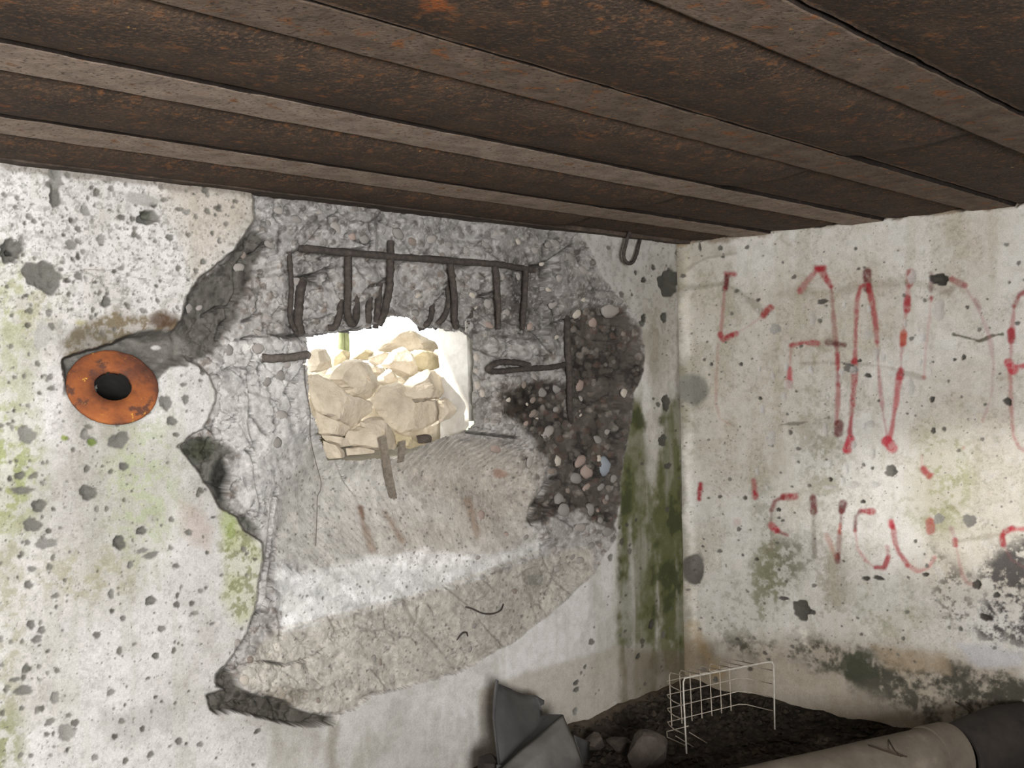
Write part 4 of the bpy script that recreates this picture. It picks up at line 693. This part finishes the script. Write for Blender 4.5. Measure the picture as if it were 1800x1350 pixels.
# ------------------------------------------------------------------ floor
fx = np.concatenate([np.arange(-5.7, -1.9, .12), np.arange(-1.9, .03, .012)]); fy = np.concatenate([np.arange(-4.36, -2., .12), np.arange(-2., .06, .012)])
FX, FYY = np.meshgrid(fx, fy)
fz = (fbm(FX, FYY, 2.2, 71, 3) - .5) * .05 + (fbm(FX, FYY, 9, 72, 4, .6) - .5) * .035 - .015; fz = fz + .03 * np.exp(-(FYY / .08) ** 2) + .02 * np.exp(-(FX / .08) ** 2)
fc = np.ones(FX.shape + (3,)) * lin((38, 35, 31)); fc = mix(fc, sst(.45, .65, fbm(FX, FYY, 16, 73, 4)), (52, 47, 41)); fc = mix(fc, sst(.58, .66, fbm(FX, FYY, 34, 74, 3)), (76, 68, 58)); fc = mix(fc, np.exp(-(FYY / .06) ** 2) * .6, (112, 100, 86))
floor = tag(grid_mesh('floor', np.stack([FX, FYY, fz], -1), np.ones(FX.shape, bool), fc, MW), kind='structure')
def floor_z(x, y): return float(fz[min(np.searchsorted(fy, y), len(fy) - 1), min(np.searchsorted(fx, x), len(fx) - 1)])
g = Geo(); lr = random.Random(4)
for _ in range(4200):
    x, y = lr.uniform(-1.7, -.03), lr.uniform(-1.05, -.04)
    if (y < -.78 - .41 * (x + 1.72) + .16 and x > -1.75) or (x < -.98 and -.55 < y): continue
    s = .006 + .02 * lr.random() ** 2.5; a = lr.uniform(0, 6.28); z = floor_z(x, y) + .002; n0 = len(g.v); h = s * lr.uniform(.2, .8)
    for k in range(5): q = a + k * 1.2566 + lr.uniform(-.3, .3); rr = s * lr.uniform(.6, 1.1); g.v.append((x + math.cos(q) * rr, y + math.sin(q) * rr, z + lr.uniform(-.004, .004)))
    g.v.append((x, y, z + h))
    for k in range(5): g.f.append((n0 + k, n0 + (k + 1) % 5, n0 + 5))
    g.f.append(tuple(n0 + k for k in (4, 3, 2, 1, 0)))
M_litter = mat_noise('litter', [(.3, (34, 30, 26)), (.55, (54, 48, 41)), (.75, (90, 80, 69))], 30)
tag(g.obj('floor_litter', M_litter), 'dead leaves, chips and crumbs scattered over the dark earth floor', 'litter', kind='stuff')

# ------------------------------------------------------------------ stones that block the embrasure
def stone(outline, y, thick, seed, label, mt=None, back=.5, N=44, group='stones filling the broken embrasure', cat='stone', lean=0., name='stone', bevel=.84):
    rnd = random.Random(seed); Pw = [hit(u, v, 1, y) for u, v in outline]; Pw = np.array([(p[0], p[2]) for p in Pw]); L = np.r_[Pw, Pw[:1]]
    d = np.r_[0, np.cumsum(np.linalg.norm(np.diff(L, axis=0), axis=1))]; s = np.linspace(0, d[-1], N, endpoint=False)
    o = np.stack([np.interp(s, d, L[:, 0]), np.interp(s, d, L[:, 1])], 1); c = o.mean(0); size = np.sqrt(np.mean(((o - c) ** 2).sum(1)))
    for k in range(N): o[k] += [rnd.uniform(-1, 1) * size * .03, rnd.uniform(-1, 1) * size * .03]
    pl = []
    for k in range(rnd.randint(5, 7)): a = rnd.uniform(0, 6.28); q = rnd.uniform(.15, .95); pl.append((rnd.uniform(.72, 1.0) + q * .18, math.cos(a) * q, math.sin(a) * q))
    v = []; f = []
    rings = [1, .975, .93, .84, .7, .54, .36, .18]
    for sgn, th in ((-1, thick), (1, thick * back)):
        for t in rings:
            if sgn == 1 and t == 1: continue
            for k in range(N):
                q = (o[k] - c) * t; rel = q / size; h = min(a + b * rel[0] + e * rel[1] for a, b, e in pl); h = max(h, .12) * min(1, ((1 - t) / (1 - bevel)) ** .55 if t > bevel else 1)
                if t == 1: h = 0
                nn = mnoise.noise(Vector((q[0] * 16 + seed, q[1] * 16, sgn))) * .18 + mnoise.noise(Vector((q[0] * 45 + seed, q[1] * 45, sgn))) * .07
                v.append((c[0] + q[0], y + sgn * th * h * (1 + nn if t < 1 else 1) - lean * q[1], c[1] + q[1]))
        v.append((c[0], y + sgn * th * min(a for a, b, e in pl), c[1]))
    R7 = len(rings); cf = R7 * N; b0 = cf + 1; cb = len(v) - 1
    for r in range(R7 - 1):
        for k in range(N): l = (k + 1) % N; f.append((r * N + k, r * N + l, (r + 1) * N + l, (r + 1) * N + k))
    for k in range(N): f.append(((R7 - 1) * N + k, (R7 - 1) * N + (k + 1) % N, cf))
    ring = lambda r: 0 if r == 0 else b0 + (r - 1) * N
    for r in range(R7 - 1):
        for k in range(N): l = (k + 1) % N; f.append((ring(r) + l, ring(r) + k, ring(r + 1) + k, ring(r + 1) + l))
    for k in range(N): f.append((ring(R7 - 1) + (k + 1) % N, ring(R7 - 1) + k, cb))
    ob = meshobj(name, v, f, mt or M_stone); recenter(ob, (c[0], y, c[1])); return tag(ob, label, cat, group)
zs_ = lambda p: Z(4.286, 480, 560, p)
ST = [
    ([(260, 432), (330, 412), (440, 470), (540, 560), (700, 615), (757, 640), (742, 700), (665, 762), (650, 802), (572, 832), (480, 795), (400, 742), (325, 702), (282, 600), (252, 520)], .21, .04, 'large smooth brown slab leaning at the left side of the opening', 0),
    ([(425, 455), (470, 378), (560, 306), (650, 306), (722, 340), (762, 430), (777, 525), (720, 602), (680, 614), (560, 582), (530, 545), (450, 485)], .26, .075, 'rounded pale boulder with a flat round face, upper left of the pile', 0),
    ([(268, 405), (282, 240), (330, 225), (400, 232), (432, 290), (442, 370), (335, 408)], .34, .05, 'brownish stone in the upper left corner of the opening', 0),
    ([(425, 372), (428, 292), (480, 228), (548, 250), (575, 300), (505, 325)], .42, .05, 'yellow mossy stone under the bright gap at left', 1),
    ([(592, 300), (640, 228), (700, 225), (735, 245), (730, 312), (655, 320)], .46, .05, 'pale stone right of the green stem, against the light', 1),
    ([(785, 240), (840, 160), (900, 88), (960, 72), (1080, 132), (1200, 178), (1255, 230), (1205, 262), (1100, 240), (1000, 250), (900, 250), (830, 260)], .58, .08, 'big pointed stone topmost on the pile, yellowish below', 0),
    ([(716, 292), (780, 246), (872, 262), (855, 330), (765, 356), (722, 326)], .42, .05, 'small sunlit stone below the left foot of the topmost stone', 0),
    ([(815, 345), (900, 236), (970, 215), (1026, 268), (1004, 330), (1070, 440), (965, 440), (900, 400), (828, 376)], .36, .07, 'angular sunlit stone in the middle of the pile top', 0),
    ([(996, 300), (1070, 236), (1150, 240), (1245, 298), (1266, 362), (1182, 392), (1080, 396), (1016, 350)], .42, .05, 'orange-yellow stone at the right, under the topmost stone', 1),
    ([(1196, 262), (1230, 232), (1272, 236), (1276, 292), (1226, 294)], .38, .04, 'small white stone touching the bright right reveal', 0),
    ([(720, 366), (820, 372), (872, 400), (806, 426), (738, 408)], .34, .03, 'thin broken sliver between the rounded boulder and the sunlit stone', 0),
    ([(790, 440), (870, 376), (930, 430), (918, 496), (836, 508), (792, 474)], .30, .04, 'small cracked stone in the centre of the pile', 0),
    ([(934, 572), (1000, 488), (1080, 418), (1150, 382), (1222, 398), (1274, 450), (1290, 532), (1242, 604), (1130, 606), (1010, 616), (946, 594)], .19, .075, 'grey stone with one bright broken facet, right of the centre', 0),
    ([(750, 640), (775, 560), (830, 495), (962, 484), (985, 560), (1012, 630), (1112, 612), (1232, 606), (1264, 700), (1242, 772), (1080, 856), (962, 858), (870, 816), (810, 742)], .205, .045, 'largest grey slab with dark blotches at lower right of the pile', 0),
    ([(1236, 612), (1300, 598), (1364, 668), (1366, 722), (1334, 752), (1250, 786), (1262, 700)], .12, .03, 'thin stone flake against the right reveal', 0),
    ([(655, 775), (740, 738), (810, 746), (905, 850), (936, 950), (924, 984), (800, 996), (700, 976), (575, 962), (535, 900), (560, 850), (650, 808)], .165, .055, 'wedge-shaped tan stone at the bottom centre behind the flat bar', 0),
    ([(322, 700), (420, 755), (520, 800), (575, 832), (522, 890), (440, 885), (356, 874), (330, 780)], .21, .05, 'layered tan stone below the smooth brown slab', 0),
    ([(362, 878), (430, 878), (530, 898), (576, 962), (500, 970), (390, 914)], .18, .04, 'flat narrow stone at the lower left of the pile', 0),
    ([(374, 918), (460, 948), (520, 1000), (504, 1052), (420, 1056), (382, 984)], .165, .04, 'rounded cobble in the lower left corner of the pile', 0),
    ([(545, 978), (640, 962), (755, 990), (745, 1014), (556, 1030)], .165, .03, 'thin pinkish flake along the lower edge of the pile', 0),
    ([(916, 858), (1000, 886), (1074, 920), (1084, 962), (1022, 980), (926, 952)], .14, .04, 'yellow-brown stone right of the wedge-shaped stone', 1),
    ([(760, 815), (860, 800), (1010, 830), (1240, 770), (1350, 740), (1390, 800), (1380, 900), (1100, 960), (800, 930)], .30, .05, 'shadowed stone wedged under the largest grey slab', 0),
    ([(1078, 882), (1158, 870), (1164, 935), (1094, 940)], .10, .03, 'small square grey stone stuck in the sill right of the short bar', 2)]
for i, (p, y, th, l, k) in enumerate(ST): stone(zs_(p), y, th, i + 3, l, (M_stone, M_stone_y, M_rock)[k])
# loose rubble that fills the heap behind them
g = Geo(); rr = random.Random(8)
n, m = 60, 34
for j in range(m + 1):
    for i in range(n + 1):
        x = -2.5 + 1.9 * i / n; y = .40 + .9 * j / m; z = .98 + .43 * math.exp(-((y - .66) / .30) ** 2) * (1 - .25 * max(0, -1.75 - x)) + .04 * mnoise.fractal(Vector((x * 9, y * 9, 2)), 1, 2, 4); g.v.append((x, y, z))
for j in range(m):
    for i in range(n): q = j * (n + 1) + i; g.f.append((q, q + 1, q + n + 2, q + n + 1))
tag(g.obj('rubble', M_stone), 'loose stone rubble heaped behind the embrasure stones', 'rubble', kind='stuff')
# green stems outside, seen in the bright gap
for u0, u1, l in ((596, 598, 'greenish plant stem in the bright gap, left of a pair'), (608, 606, 'greenish plant stem in the bright gap, right of a pair')):
    a = hit(u0, 655, 1, .8); b = hit(u1, 575, 1, .8); b2 = a + (b - a) * 2.2; a = a - (b - a) * 2.0
    g = Geo(); g.tube(spline([a, (a + b2) / 2 + np.array([.006, 0, 0]), b2], 8), .013, 10, .12, 3); o = recenter(g.obj('plant_stem', M_moss, None, True), a); tag(o, l, 'stem', 'stems outside the opening')

# ------------------------------------------------------------------ reinforcing bars
def bar(pts, r, label, cat='rebar', mt=None, seed=1, sub=5, seg=9, jit=.13, name='reinforcing_bar', group='bare reinforcing bars in the wall', flat=1., taper=None, ax=1):
    P = spline([hit(u, v, ax, y) for u, v, y in pts], sub); n = len(P); rad = [r * (1.25 if cat == 'rebar' else 1) * (1 + .16 * mnoise.noise(Vector((i * .6, seed, 0)))) for i in range(n)]
    if taper: rad = [a * (1 - taper * max(0, (i / (n - 1) - .55) / .45)) for i, a in enumerate(rad)]
    g = Geo(); g.tube(P, rad, seg, jit, seed, flat); o = recenter(g.obj(name, mt or M_rebar, None, True), P[0]); return tag(o, label, cat, group)
Y0 = .008
bar([(528, 437, .03), (545, 438, Y0), (608, 444, Y0), (688, 451, Y0), (773, 457, Y0), (853, 463, Y0), (878, 465, .012), (905, 470, .03), (940, 474, .045)], .0092, 'long horizontal rusty bar across the top of the hole', seed=1)
bar([(612.5, 446, .014), (612, 470, .012), (612, 507, .010), (611, 540, .014), (613, 560, .022), (620, 570, .035), (626, 556, .05), (626, 530, .058), (625, 500, .075)], .0095, 'hooked bar bent up at its foot, first from the left under the long bar', seed=2)
bar([(598, 520, .06), (598, 540, .05), (596, 557, .048), (589, 574, .052), (577, 577, .065)], .0088, 'short bent bar end curling left, beside the first hooked bar', seed=3)
bar([(687, 424, .02), (686.5, 450, .014), (686, 480, .010), (684, 510, .012), (679, 533, .018), (675, 552, .03), (667, 571, .05)], .0096, 'thick bar above the brightest gap, crossing over the long bar', seed=4)
bar([(651, 502, .07), (649, 530, .055), (648, 552, .055), (647, 578, .062)], .0088, 'bar stub left of a pair behind the thick bar', seed=5); bar([(667, 499, .07), (665, 530, .052), (663, 555, .052), (660, 577, .06)], .0088, 'bar stub right of a pair behind the thick bar', seed=6)
bar([(791, 460, .014), (793, 475, .010), (796, 496, .008), (799, 528, .010), (799, 558, .02), (803, 576, .034)], .0092, 'bent bar hanging near the middle right of the long bar', seed=7)
bar([(785, 490, .075), (789, 520, .055), (787, 540, .05), (780, 558, .052), (762, 577, .07)], .0082, 'curved bar end sweeping left below the middle hanging bar', seed=8); bar([(760, 535, .07), (757, 558, .055), (748, 572, .056), (735, 578, .07)], .0082, 'shortest curved bar end over the right part of the bright gap', seed=9)
bar([(832, 525, .075), (829, 545, .06), (826, 562, .058), (811, 582, .07)], .0082, 'thin curved bar end just right of the middle hanging bar', seed=10)
bar([(869, 463, .012), (872, 485, .006), (874, 510, .004), (876, 545, .006), (876, 579, .012)], .0098, 'straight hanging bar with a worn pale tip, right of the middle', seed=11, taper=.35)
bar([(924, 470, .04), (923.5, 495, .025), (922, 530, .016), (920, 552, .012), (919, 579, .012)], .0094, 'last hanging bar at the right end of the long bar', seed=12, taper=.3)
bar([(531, 492, .06), (528, 512, .045), (525, 540, .04), (524, 562, .04), (528, 586, .06)], .0115, 'stout corroded bar standing at the left end under the long bar', seed=13)
bar([(508, 444, .045), (511, 480, .03), (512, 512, .028), (510, 545, .03), (512, 566, .034), (521, 585, .05)], .006, 'thin crooked bar at the far left of the hanging bars', seed=14)
bar([(461, 630, .02), (480, 630, .004), (510, 628, .004), (542, 624, .012)], .0098, 'horizontal bar stub left of the opening', mt=M_rebar_mid, seed=15)
bar([(996, 557, .05), (997, 575, .03), (998, 610, .024), (1001, 657, .024), (1001, 705, .03), (1002, 728, .04), (1004, 746, .065)], .0105, 'long upright bar in the dark broken patch at right', seed=16, taper=.35)
bar([(930, 642, .012), (905, 637, .004), (878, 637, -.004), (863, 644, -.008), (860, 651, -.004), (876, 653, .002), (895, 651.5, .006), (930, 648, .012), (958, 647, .022), (980, 644, .03), (998, 639, .04)], .0085, 'hairpin bar pointing at the opening from the upright bar', seed=17, sub=7)
# flat bar and short stub on the sill
def strip(name, pts, wd, th, label, mt, group='bare reinforcing bars in the wall', cat='rebar', seed=3):
    P = spline([hit(u, v, 1, y) for u, v, y in pts], 6); g = Geo(); n = len(P)
    side = np.array([.93, -.30, .18]); side /= np.linalg.norm(side); nr = np.array([-.25, -.9, .35]); nr /= np.linalg.norm(nr)
    for i, p in enumerate(P):
        k = wd / 2 * (1 + .12 * mnoise.noise(Vector((i * .7, seed, 1)))); q = th / 2 * (1 + .3 * mnoise.noise(Vector((i * .5, seed, 5))))
        for a, b in ((-1, -.7), (-.8, 1), (.8, 1), (1, -.7), (.7, -1), (-.7, -1)): g.v.append(tuple(p + side * a * k + nr * b * q))
    for i in range(n - 1):
        for k in range(6): l = (k + 1) % 6; g.f.append((i * 6 + k, i * 6 + l, i * 6 + 6 + l, i * 6 + 6 + k))
    g.f.append(tuple(range(6))); g.f.append(tuple((n - 1) * 6 + k for k in reversed(range(6))))
    return tag(recenter(g.obj(name, mt), P[0]), label, cat, group)
strip('flat_bar', [(672, 768, .085), (678, 802, .075), (684, 838, .085), (689, 862, .095), (692, 880, .115)], .027, .012, 'flat rusty bar standing upright on the sill below the stones', M_rebar_light)
strip('bar_stub', [(707, 776, .10), (706, 795, .09), (704, 812, .105)], .026, .012, 'short brown bar stub right of the flat bar on the sill', M_rebar_light, seed=5)
for i, (p, l, r) in enumerate((([(534, 632, -.006), (536, 655, .0), (537, 677, .006), (541, 700, .012), (545, 723, .02), (546, 770, .034), (555, 812, .03), (564, 845, .022), (563, 862, .02), (558, 874, .024), (557, 910, .02), (555, 960, .025)], 'thin wire hanging down the broken concrete left of the opening', .0013),
                               ([(815, 1066, .012), (830, 1070, .0), (848, 1078, .0), (866, 1079, -.004), (880, 1073, -.006), (885, 1062, .004)], 'curled rusty wire sticking out of the lower concrete at right', .0028), ([(802, 1126, .01), (812, 1114, -.004), (820, 1112, -.006), (822, 1118, .004)], 'tiny curled wire below the larger curled wire', .0028))):
    bar(p, r, l, 'wire', M_rebar_mid if i == 0 else M_rebar, 40 + i, 6, 6, .05, 'wire', 'loose wires in the wall')
# hook that hangs from the ceiling beside the corner
bar([(1113, 388, -.075), (1110, 400, -.075), (1105, 413, -.075), (1100, 430, -.072), (1096.5, 446, -.068), (1098, 457, -.064), (1105, 463, -.058), (1113, 460, -.05), (1119, 446, -.044), (1123, 430, -.035), (1126, 418, -.01)], .0072, 'bent steel hook hanging below the ceiling left of the corner', 'hook', None, 50, 6, 10, .08, 'ceiling_hook', None)

# ------------------------------------------------------------------ rusty vent flange
fc_ = hit(199, 678, 1, -.034); nrm = R @ np.array([.425, -.544, -.72]); nrm /= np.linalg.norm(nrm); e1 = np.cross(nrm, [0, 0, 1.]); e1 /= np.linalg.norm(e1); e2 = np.cross(nrm, e1)
vf = empty('pipe_flange', tuple(fc_)); tag(vf, 'round orange rusty steel flange with a dark hole, tilted in the left wall', 'flange')
def ringmesh(prof, n, amp, seed):
    g = Geo(); m = len(prof)
    for i in range(n):
        a = 2 * math.pi * i / n; dr = e1 * math.cos(a) + e2 * math.sin(a)
        for k, (r, h) in enumerate(prof):
            q = amp * mnoise.noise(Vector((math.cos(a) * 2.5, math.sin(a) * 2.5, r * 30 + seed))) + amp * .5 * mnoise.noise(Vector((math.cos(a) * 9, math.sin(a) * 9, seed)))
            g.v.append(tuple(fc_ + dr * (r + q) + nrm * (h + q * .4)))
    for i in range(n):
        j = (i + 1) % n
        for k in range(m): l = (k + 1) % m; g.f.append((i * m + k, j * m + k, j * m + l, i * m + l))
    return g
RO = .1085
o = ringmesh([(.0435, -.004), (.045, .002), (.07, .003), (.1, .002), (RO - .003, .0005), (RO, -.003), (RO, -.009), (RO - .004, -.012), (.05, -.012), (.0435, -.012)], 120, .0016, 1).obj('ring', M_ring, None, True); adopt(o, vf)
o = ringmesh([(.0438, -.003), (.0438, -.17), (.049, -.17), (.049, -.008)], 48, .0004, 2).obj('pipe', M_dark, None, True); adopt(o, vf)
g = Geo(); g.tube([fc_ - nrm * .165, fc_ - nrm * .17], .05, 32); o = g.obj('pipe_end', M_dark); adopt(o, vf)

# ------------------------------------------------------------------ things on the floor
# torn tarpaulin propped against the wall
def sheet(name, tris, pts, mt, parent, seed, amp=.006, sub=3):
    import bmesh
    bm = bmesh.new(); vs = [bm.verts.new(tuple(p)) for p in pts]
    for t in tris: bm.faces.new([vs[i] for i in t])
    bmesh.ops.recalc_face_normals(bm, faces=bm.faces); bmesh.ops.triangulate(bm, faces=bm.faces); bmesh.ops.subdivide_edges(bm, edges=bm.edges, cuts=sub, use_grid_fill=True)
    bm.normal_update()
    for v in bm.verts: v.co += v.normal * amp * (mnoise.noise(v.co * 9 + Vector((seed, 0, 0))) + .5 * mnoise.noise(v.co * 24 + Vector((seed, 0, 0))))
    me = bpy.data.meshes.new(name); bm.to_mesh(me); bm.free(); me.polygons.foreach_set('use_smooth', [True] * len(me.polygons)); o = bpy.data.objects.new(name, me); C.objects.link(o); me.materials.append(mt)
    md = o.modifiers.new('thickness', 'SOLIDIFY'); md.thickness = .003
    if parent: adopt(o, parent)
    return o
H = lambda u, v, y: hit(u, v, 1, y)
tp = empty('tarpaulin', tuple(H(940, 1345, -.3) * np.array([1, 1, 0]))); tag(tp, 'torn dark grey tarpaulin sheet, creased, propped against the foot of the broken wall', 'tarpaulin')
bp = [H(877, 1203, -.15), H(904, 1214, -.13), H(925, 1222, -.125), H(941, 1222, -.125), H(957, 1231, -.13), H(957, 1238, -.135), H(951, 1241, -.14), H(954, 1253, -.145), H(973, 1257, -.16), H(989, 1257, -.24), H(884, 1352, -.33), H(868, 1262, -.21), H(876, 1350, -.30), H(930, 1290, -.215)]
sheet('back_sheet', [(0, 1, 13, 11), (1, 2, 3, 7, 13), (3, 4, 5, 6, 7), (7, 8, 9, 13), (13, 9, 10), (11, 13, 10, 12)], bp, M_tarp, tp, 1)
fp = [H(990, 1256, -.25), H(1001, 1283, -.30), H(1012, 1306, -.33), H(1025, 1345, -.37), H(1032, 1395, -.40), H(860, 1395, -.42), H(884, 1349, -.345), H(982, 1284, -.315), H(950, 1330, -.37)]
fs = sheet('folded_sheet', [(0, 1, 7), (0, 7, 8, 6), (1, 2, 7), (7, 2, 3, 8), (8, 3, 4), (8, 4, 5, 6)], fp, M_tarp_light, tp, 2, .005); fs['label'] = 'lighter folded front of the tarpaulin'
sheet('side_flap', [(0, 1, 2, 3), (0, 3, 4)], [H(1008, 1292, -.31), H(1037, 1304, -.27), H(1034, 1324, -.28), H(1026, 1345, -.33), H(1016, 1318, -.335)], M_tarp, tp, 3, .003)
sheet('skirt', [(0, 1, 2, 3)], [H(874, 1345, -.31), H(1026, 1348, -.36), H(1026, 1348, -.36) * np.array([1, 1, 0]), H(874, 1345, -.31) * np.array([1, 1, 0])], M_tarp, tp, 4, .008)
g = Geo(); g.tube([H(873.5, 1196, -.165), H(870, 1230, -.19), H(868, 1262, -.215), H(872, 1300, -.26), H(878, 1352, -.31)], [.0085, .0085, .0075, .007, .006], 10, .1, 2, .5); o = g.obj('hem', M_tarp, None, True); adopt(o, tp)

# wire basket lying on its side
FL = np.array([-.730, -.465, 0.]); FR = np.array([-.315, -.586, 0.]); ex = FR - FL; W = np.linalg.norm(ex); ex /= W; ey = np.array([-ex[1], ex[0], 0]); ez = np.array([0, 0, 1.])
bk = empty('wire_basket', tuple(FL)); tag(bk, 'pale wire mesh basket lying on its side in the dark corner', 'basket')
def BP(a, h, d): return FL + ex * a * W + ez * h + ey * d - ex * (0)
def bw(name, pts, r, mt, sub=0):
    g = Geo(); g.tube(spline(pts, sub) if sub else pts, r, 7, .04, len(pts)); o = g.obj(name, mt, None, True); adopt(o, bk); return o
bw('rim', [BP(0.01, 0, 0), BP(0, .10, 0), BP(-.01, .235, 0), BP(.0, .262, .0), BP(.05, .268, 0), BP(.5, .263, 0), BP(.93, .258, 0), BP(.985, .250, 0), BP(1.0, .228, 0), BP(1.0, .1, 0), BP(1.0, 0.0, 0)], .0030, M_wire, 4)['label'] = 'thick pale rim wire'
GD = .135; ga = [.10 + .112 * i for i in range(8)][:7]; gh = [.068, .118, .168, .218]
for k, a in enumerate(ga): bw('wire', [BP(a + .016, .05, GD), BP(a, .236, GD), BP(a, .25, GD - .008), BP(a + .004, .262, .004)], .0018, M_wire_old)
for k, h in enumerate(gh): bw('wire', [BP(.0, h, .004), BP(-.02, h + .006, .05), BP(.035, h, GD - .03), BP(.07, h, GD), BP(.88, h, GD), BP(.93, h, GD - .02), BP(.99, h * 1.02, .004)], .0018, M_wire_old)
bw('wire', [BP(0, .03, .0), BP(-.02, .034, .09), BP(.06, .034, GD), BP(.30, .034, GD)], .0018, M_wire_old)
for a in (.1, .25): bw('wire', [BP(a + .02, .008, .02), BP(a + .03, .016, GD * .9)], .0016, M_wire_old)

# pipes and the rest
def cyl(name, a, b, prof, mt, label, cat, seed, n=48, amp=.0015, group=None):
    a = np.array(a, float); b = np.array(b, float); d = b - a; L = np.linalg.norm(d); d /= L; s = np.cross(d, [0, 0, 1.]); s /= np.linalg.norm(s); t = np.cross(s, d); g = Geo(); m = len(prof)
    for x, r in prof:
        for k in range(n):
            q = 2 * math.pi * k / n; p = a + d * x * L + (s * math.cos(q) + t * math.sin(q)) * r; nn = amp * mnoise.fractal(Vector(p * 9 + seed), 1, 2, 3); g.v.append(tuple(p + (s * math.cos(q) + t * math.sin(q)) * nn))
    for i in range(m - 1):
        for k in range(n): l = (k + 1) % n; g.f.append((i * n + k, i * n + l, i * n + n + l, i * n + n + k))
    o = recenter(g.obj(name, mt, None, False), a); me = o.data; me.polygons.foreach_set('use_smooth', [True] * len(me.polygons)); me.set_sharp_from_angle(angle=math.radians(40)); return tag(o, label, cat, group)
pr = .098
pipe = cyl('cement_pipe', (-1.72, -.735, pr + .004), (-.425, -1.272, pr + .004), [(0, pr - .014), (0, pr)] + [(i / 20 * .93, pr) for i in range(1, 21)] + [(.9305, pr + .001), (.932, pr + .006), (.99, pr + .006), (1, pr + .004), (1, pr - .012), (.9, pr - .014), (.5, pr - .014), (0, pr - .014)], M_pipe, 'pale fibre cement pipe with a collar lying across the floor at lower right', 'pipe', 3)
cyl('dark_pipe', (-.40, -1.283, .096), (-.03, -1.395, .096), [(0, .08), (0, .088), (.02, .096)] + [(i / 10, .096 + .012 * math.sin(i / 10 * 3.14)) for i in range(1, 10)] + [(.98, .096), (1, .088), (1, .08), (.02, .08), (0, .08)], M_pipe_dark, 'dark wide pipe section in the shadow behind the pale pipe', 'pipe', 5, amp=.008)
def tw(pts, r, label):
    g = Geo(); g.tube(spline(pts, 5), r, 6, .2, 3); tag(recenter(g.obj('twig', M_twig, None, True), pts[0]), label, 'twig', 'twigs by the pipe')
tw([hit(1512, 1305, 2, .19), hit(1545, 1316, 2, .207), hit(1575, 1326, 2, .20), hit(1594, 1330, 2, .18)], .0026, 'thin dark twig lying on the pale pipe'); tw([hit(1562, 1300, 2, .2), hit(1572, 1318, 2, .209), hit(1584, 1330, 2, .20)], .0022, 'shorter forked twig beside the thin one on the pale pipe')
tw([hit(1680, 1234, 0, -.10), hit(1695, 1242, 0, -.13), hit(1712, 1256, 0, -.17)], .004, 'dark twig sticking up behind the dark pipe')
tw([hit(1775, 1300, 2, .06), hit(1788, 1315, 2, .05), hit(1815, 1335, 2, .03)], .004, 'dark twig on the floor right of the dark pipe')
def rock(pos, sx, sy, sz, seed, mt, label):
    import bmesh
    bm = bmesh.new(); bmesh.ops.create_icosphere(bm, subdivisions=3, radius=1); r = random.Random(seed); pl = []
    for _ in range(15):
        d = Vector((r.gauss(0, 1), r.gauss(0, 1), r.gauss(0, 1))).normalized(); pl.append((d, r.uniform(.5, .8)))
    for v in bm.verts:
        for d, h in pl:
            k = v.co.dot(d)
            if k > h: v.co -= d * (k - h)
        v.co *= 1 + .06 * mnoise.noise(v.co * 3 + Vector((seed, 0, 0))); v.co = Vector((v.co.x * sx, v.co.y * sy, v.co.z * sz))
    me = bpy.data.meshes.new('rock'); bm.to_mesh(me); bm.free(); me.materials.append(mt); o = bpy.data.objects.new('rock', me); C.objects.link(o); o.location = pos; o.rotation_euler = (0, 0, seed); tag(o, label, 'rock', 'rocks on the floor'); return o
a = hit(1138, 1322, 2, .06); rock((a[0], a[1], .055), .085, .075, .08, 2, M_rock, 'brown-grey rock on the floor between tarpaulin and wire basket')
a = hit(1088, 1302, 2, .03); rock((a[0], a[1], .02), .075, .05, .035, 4, M_rock, 'flat dark rock behind the brown-grey rock')
a = hit(1045, 1300, 2, .03); rock((a[0], a[1], .02), .05, .04, .04, 6, M_rock, 'small dark rock beside the flap of the tarpaulin')
a = hit(862, 1340, 1, -.24); rock((a[0], a[1], max(a[2] - .03, .02)), .06, .06, .09, 9, M_pipe_dark, 'dark lump at the foot of the wall left of the tarpaulin')
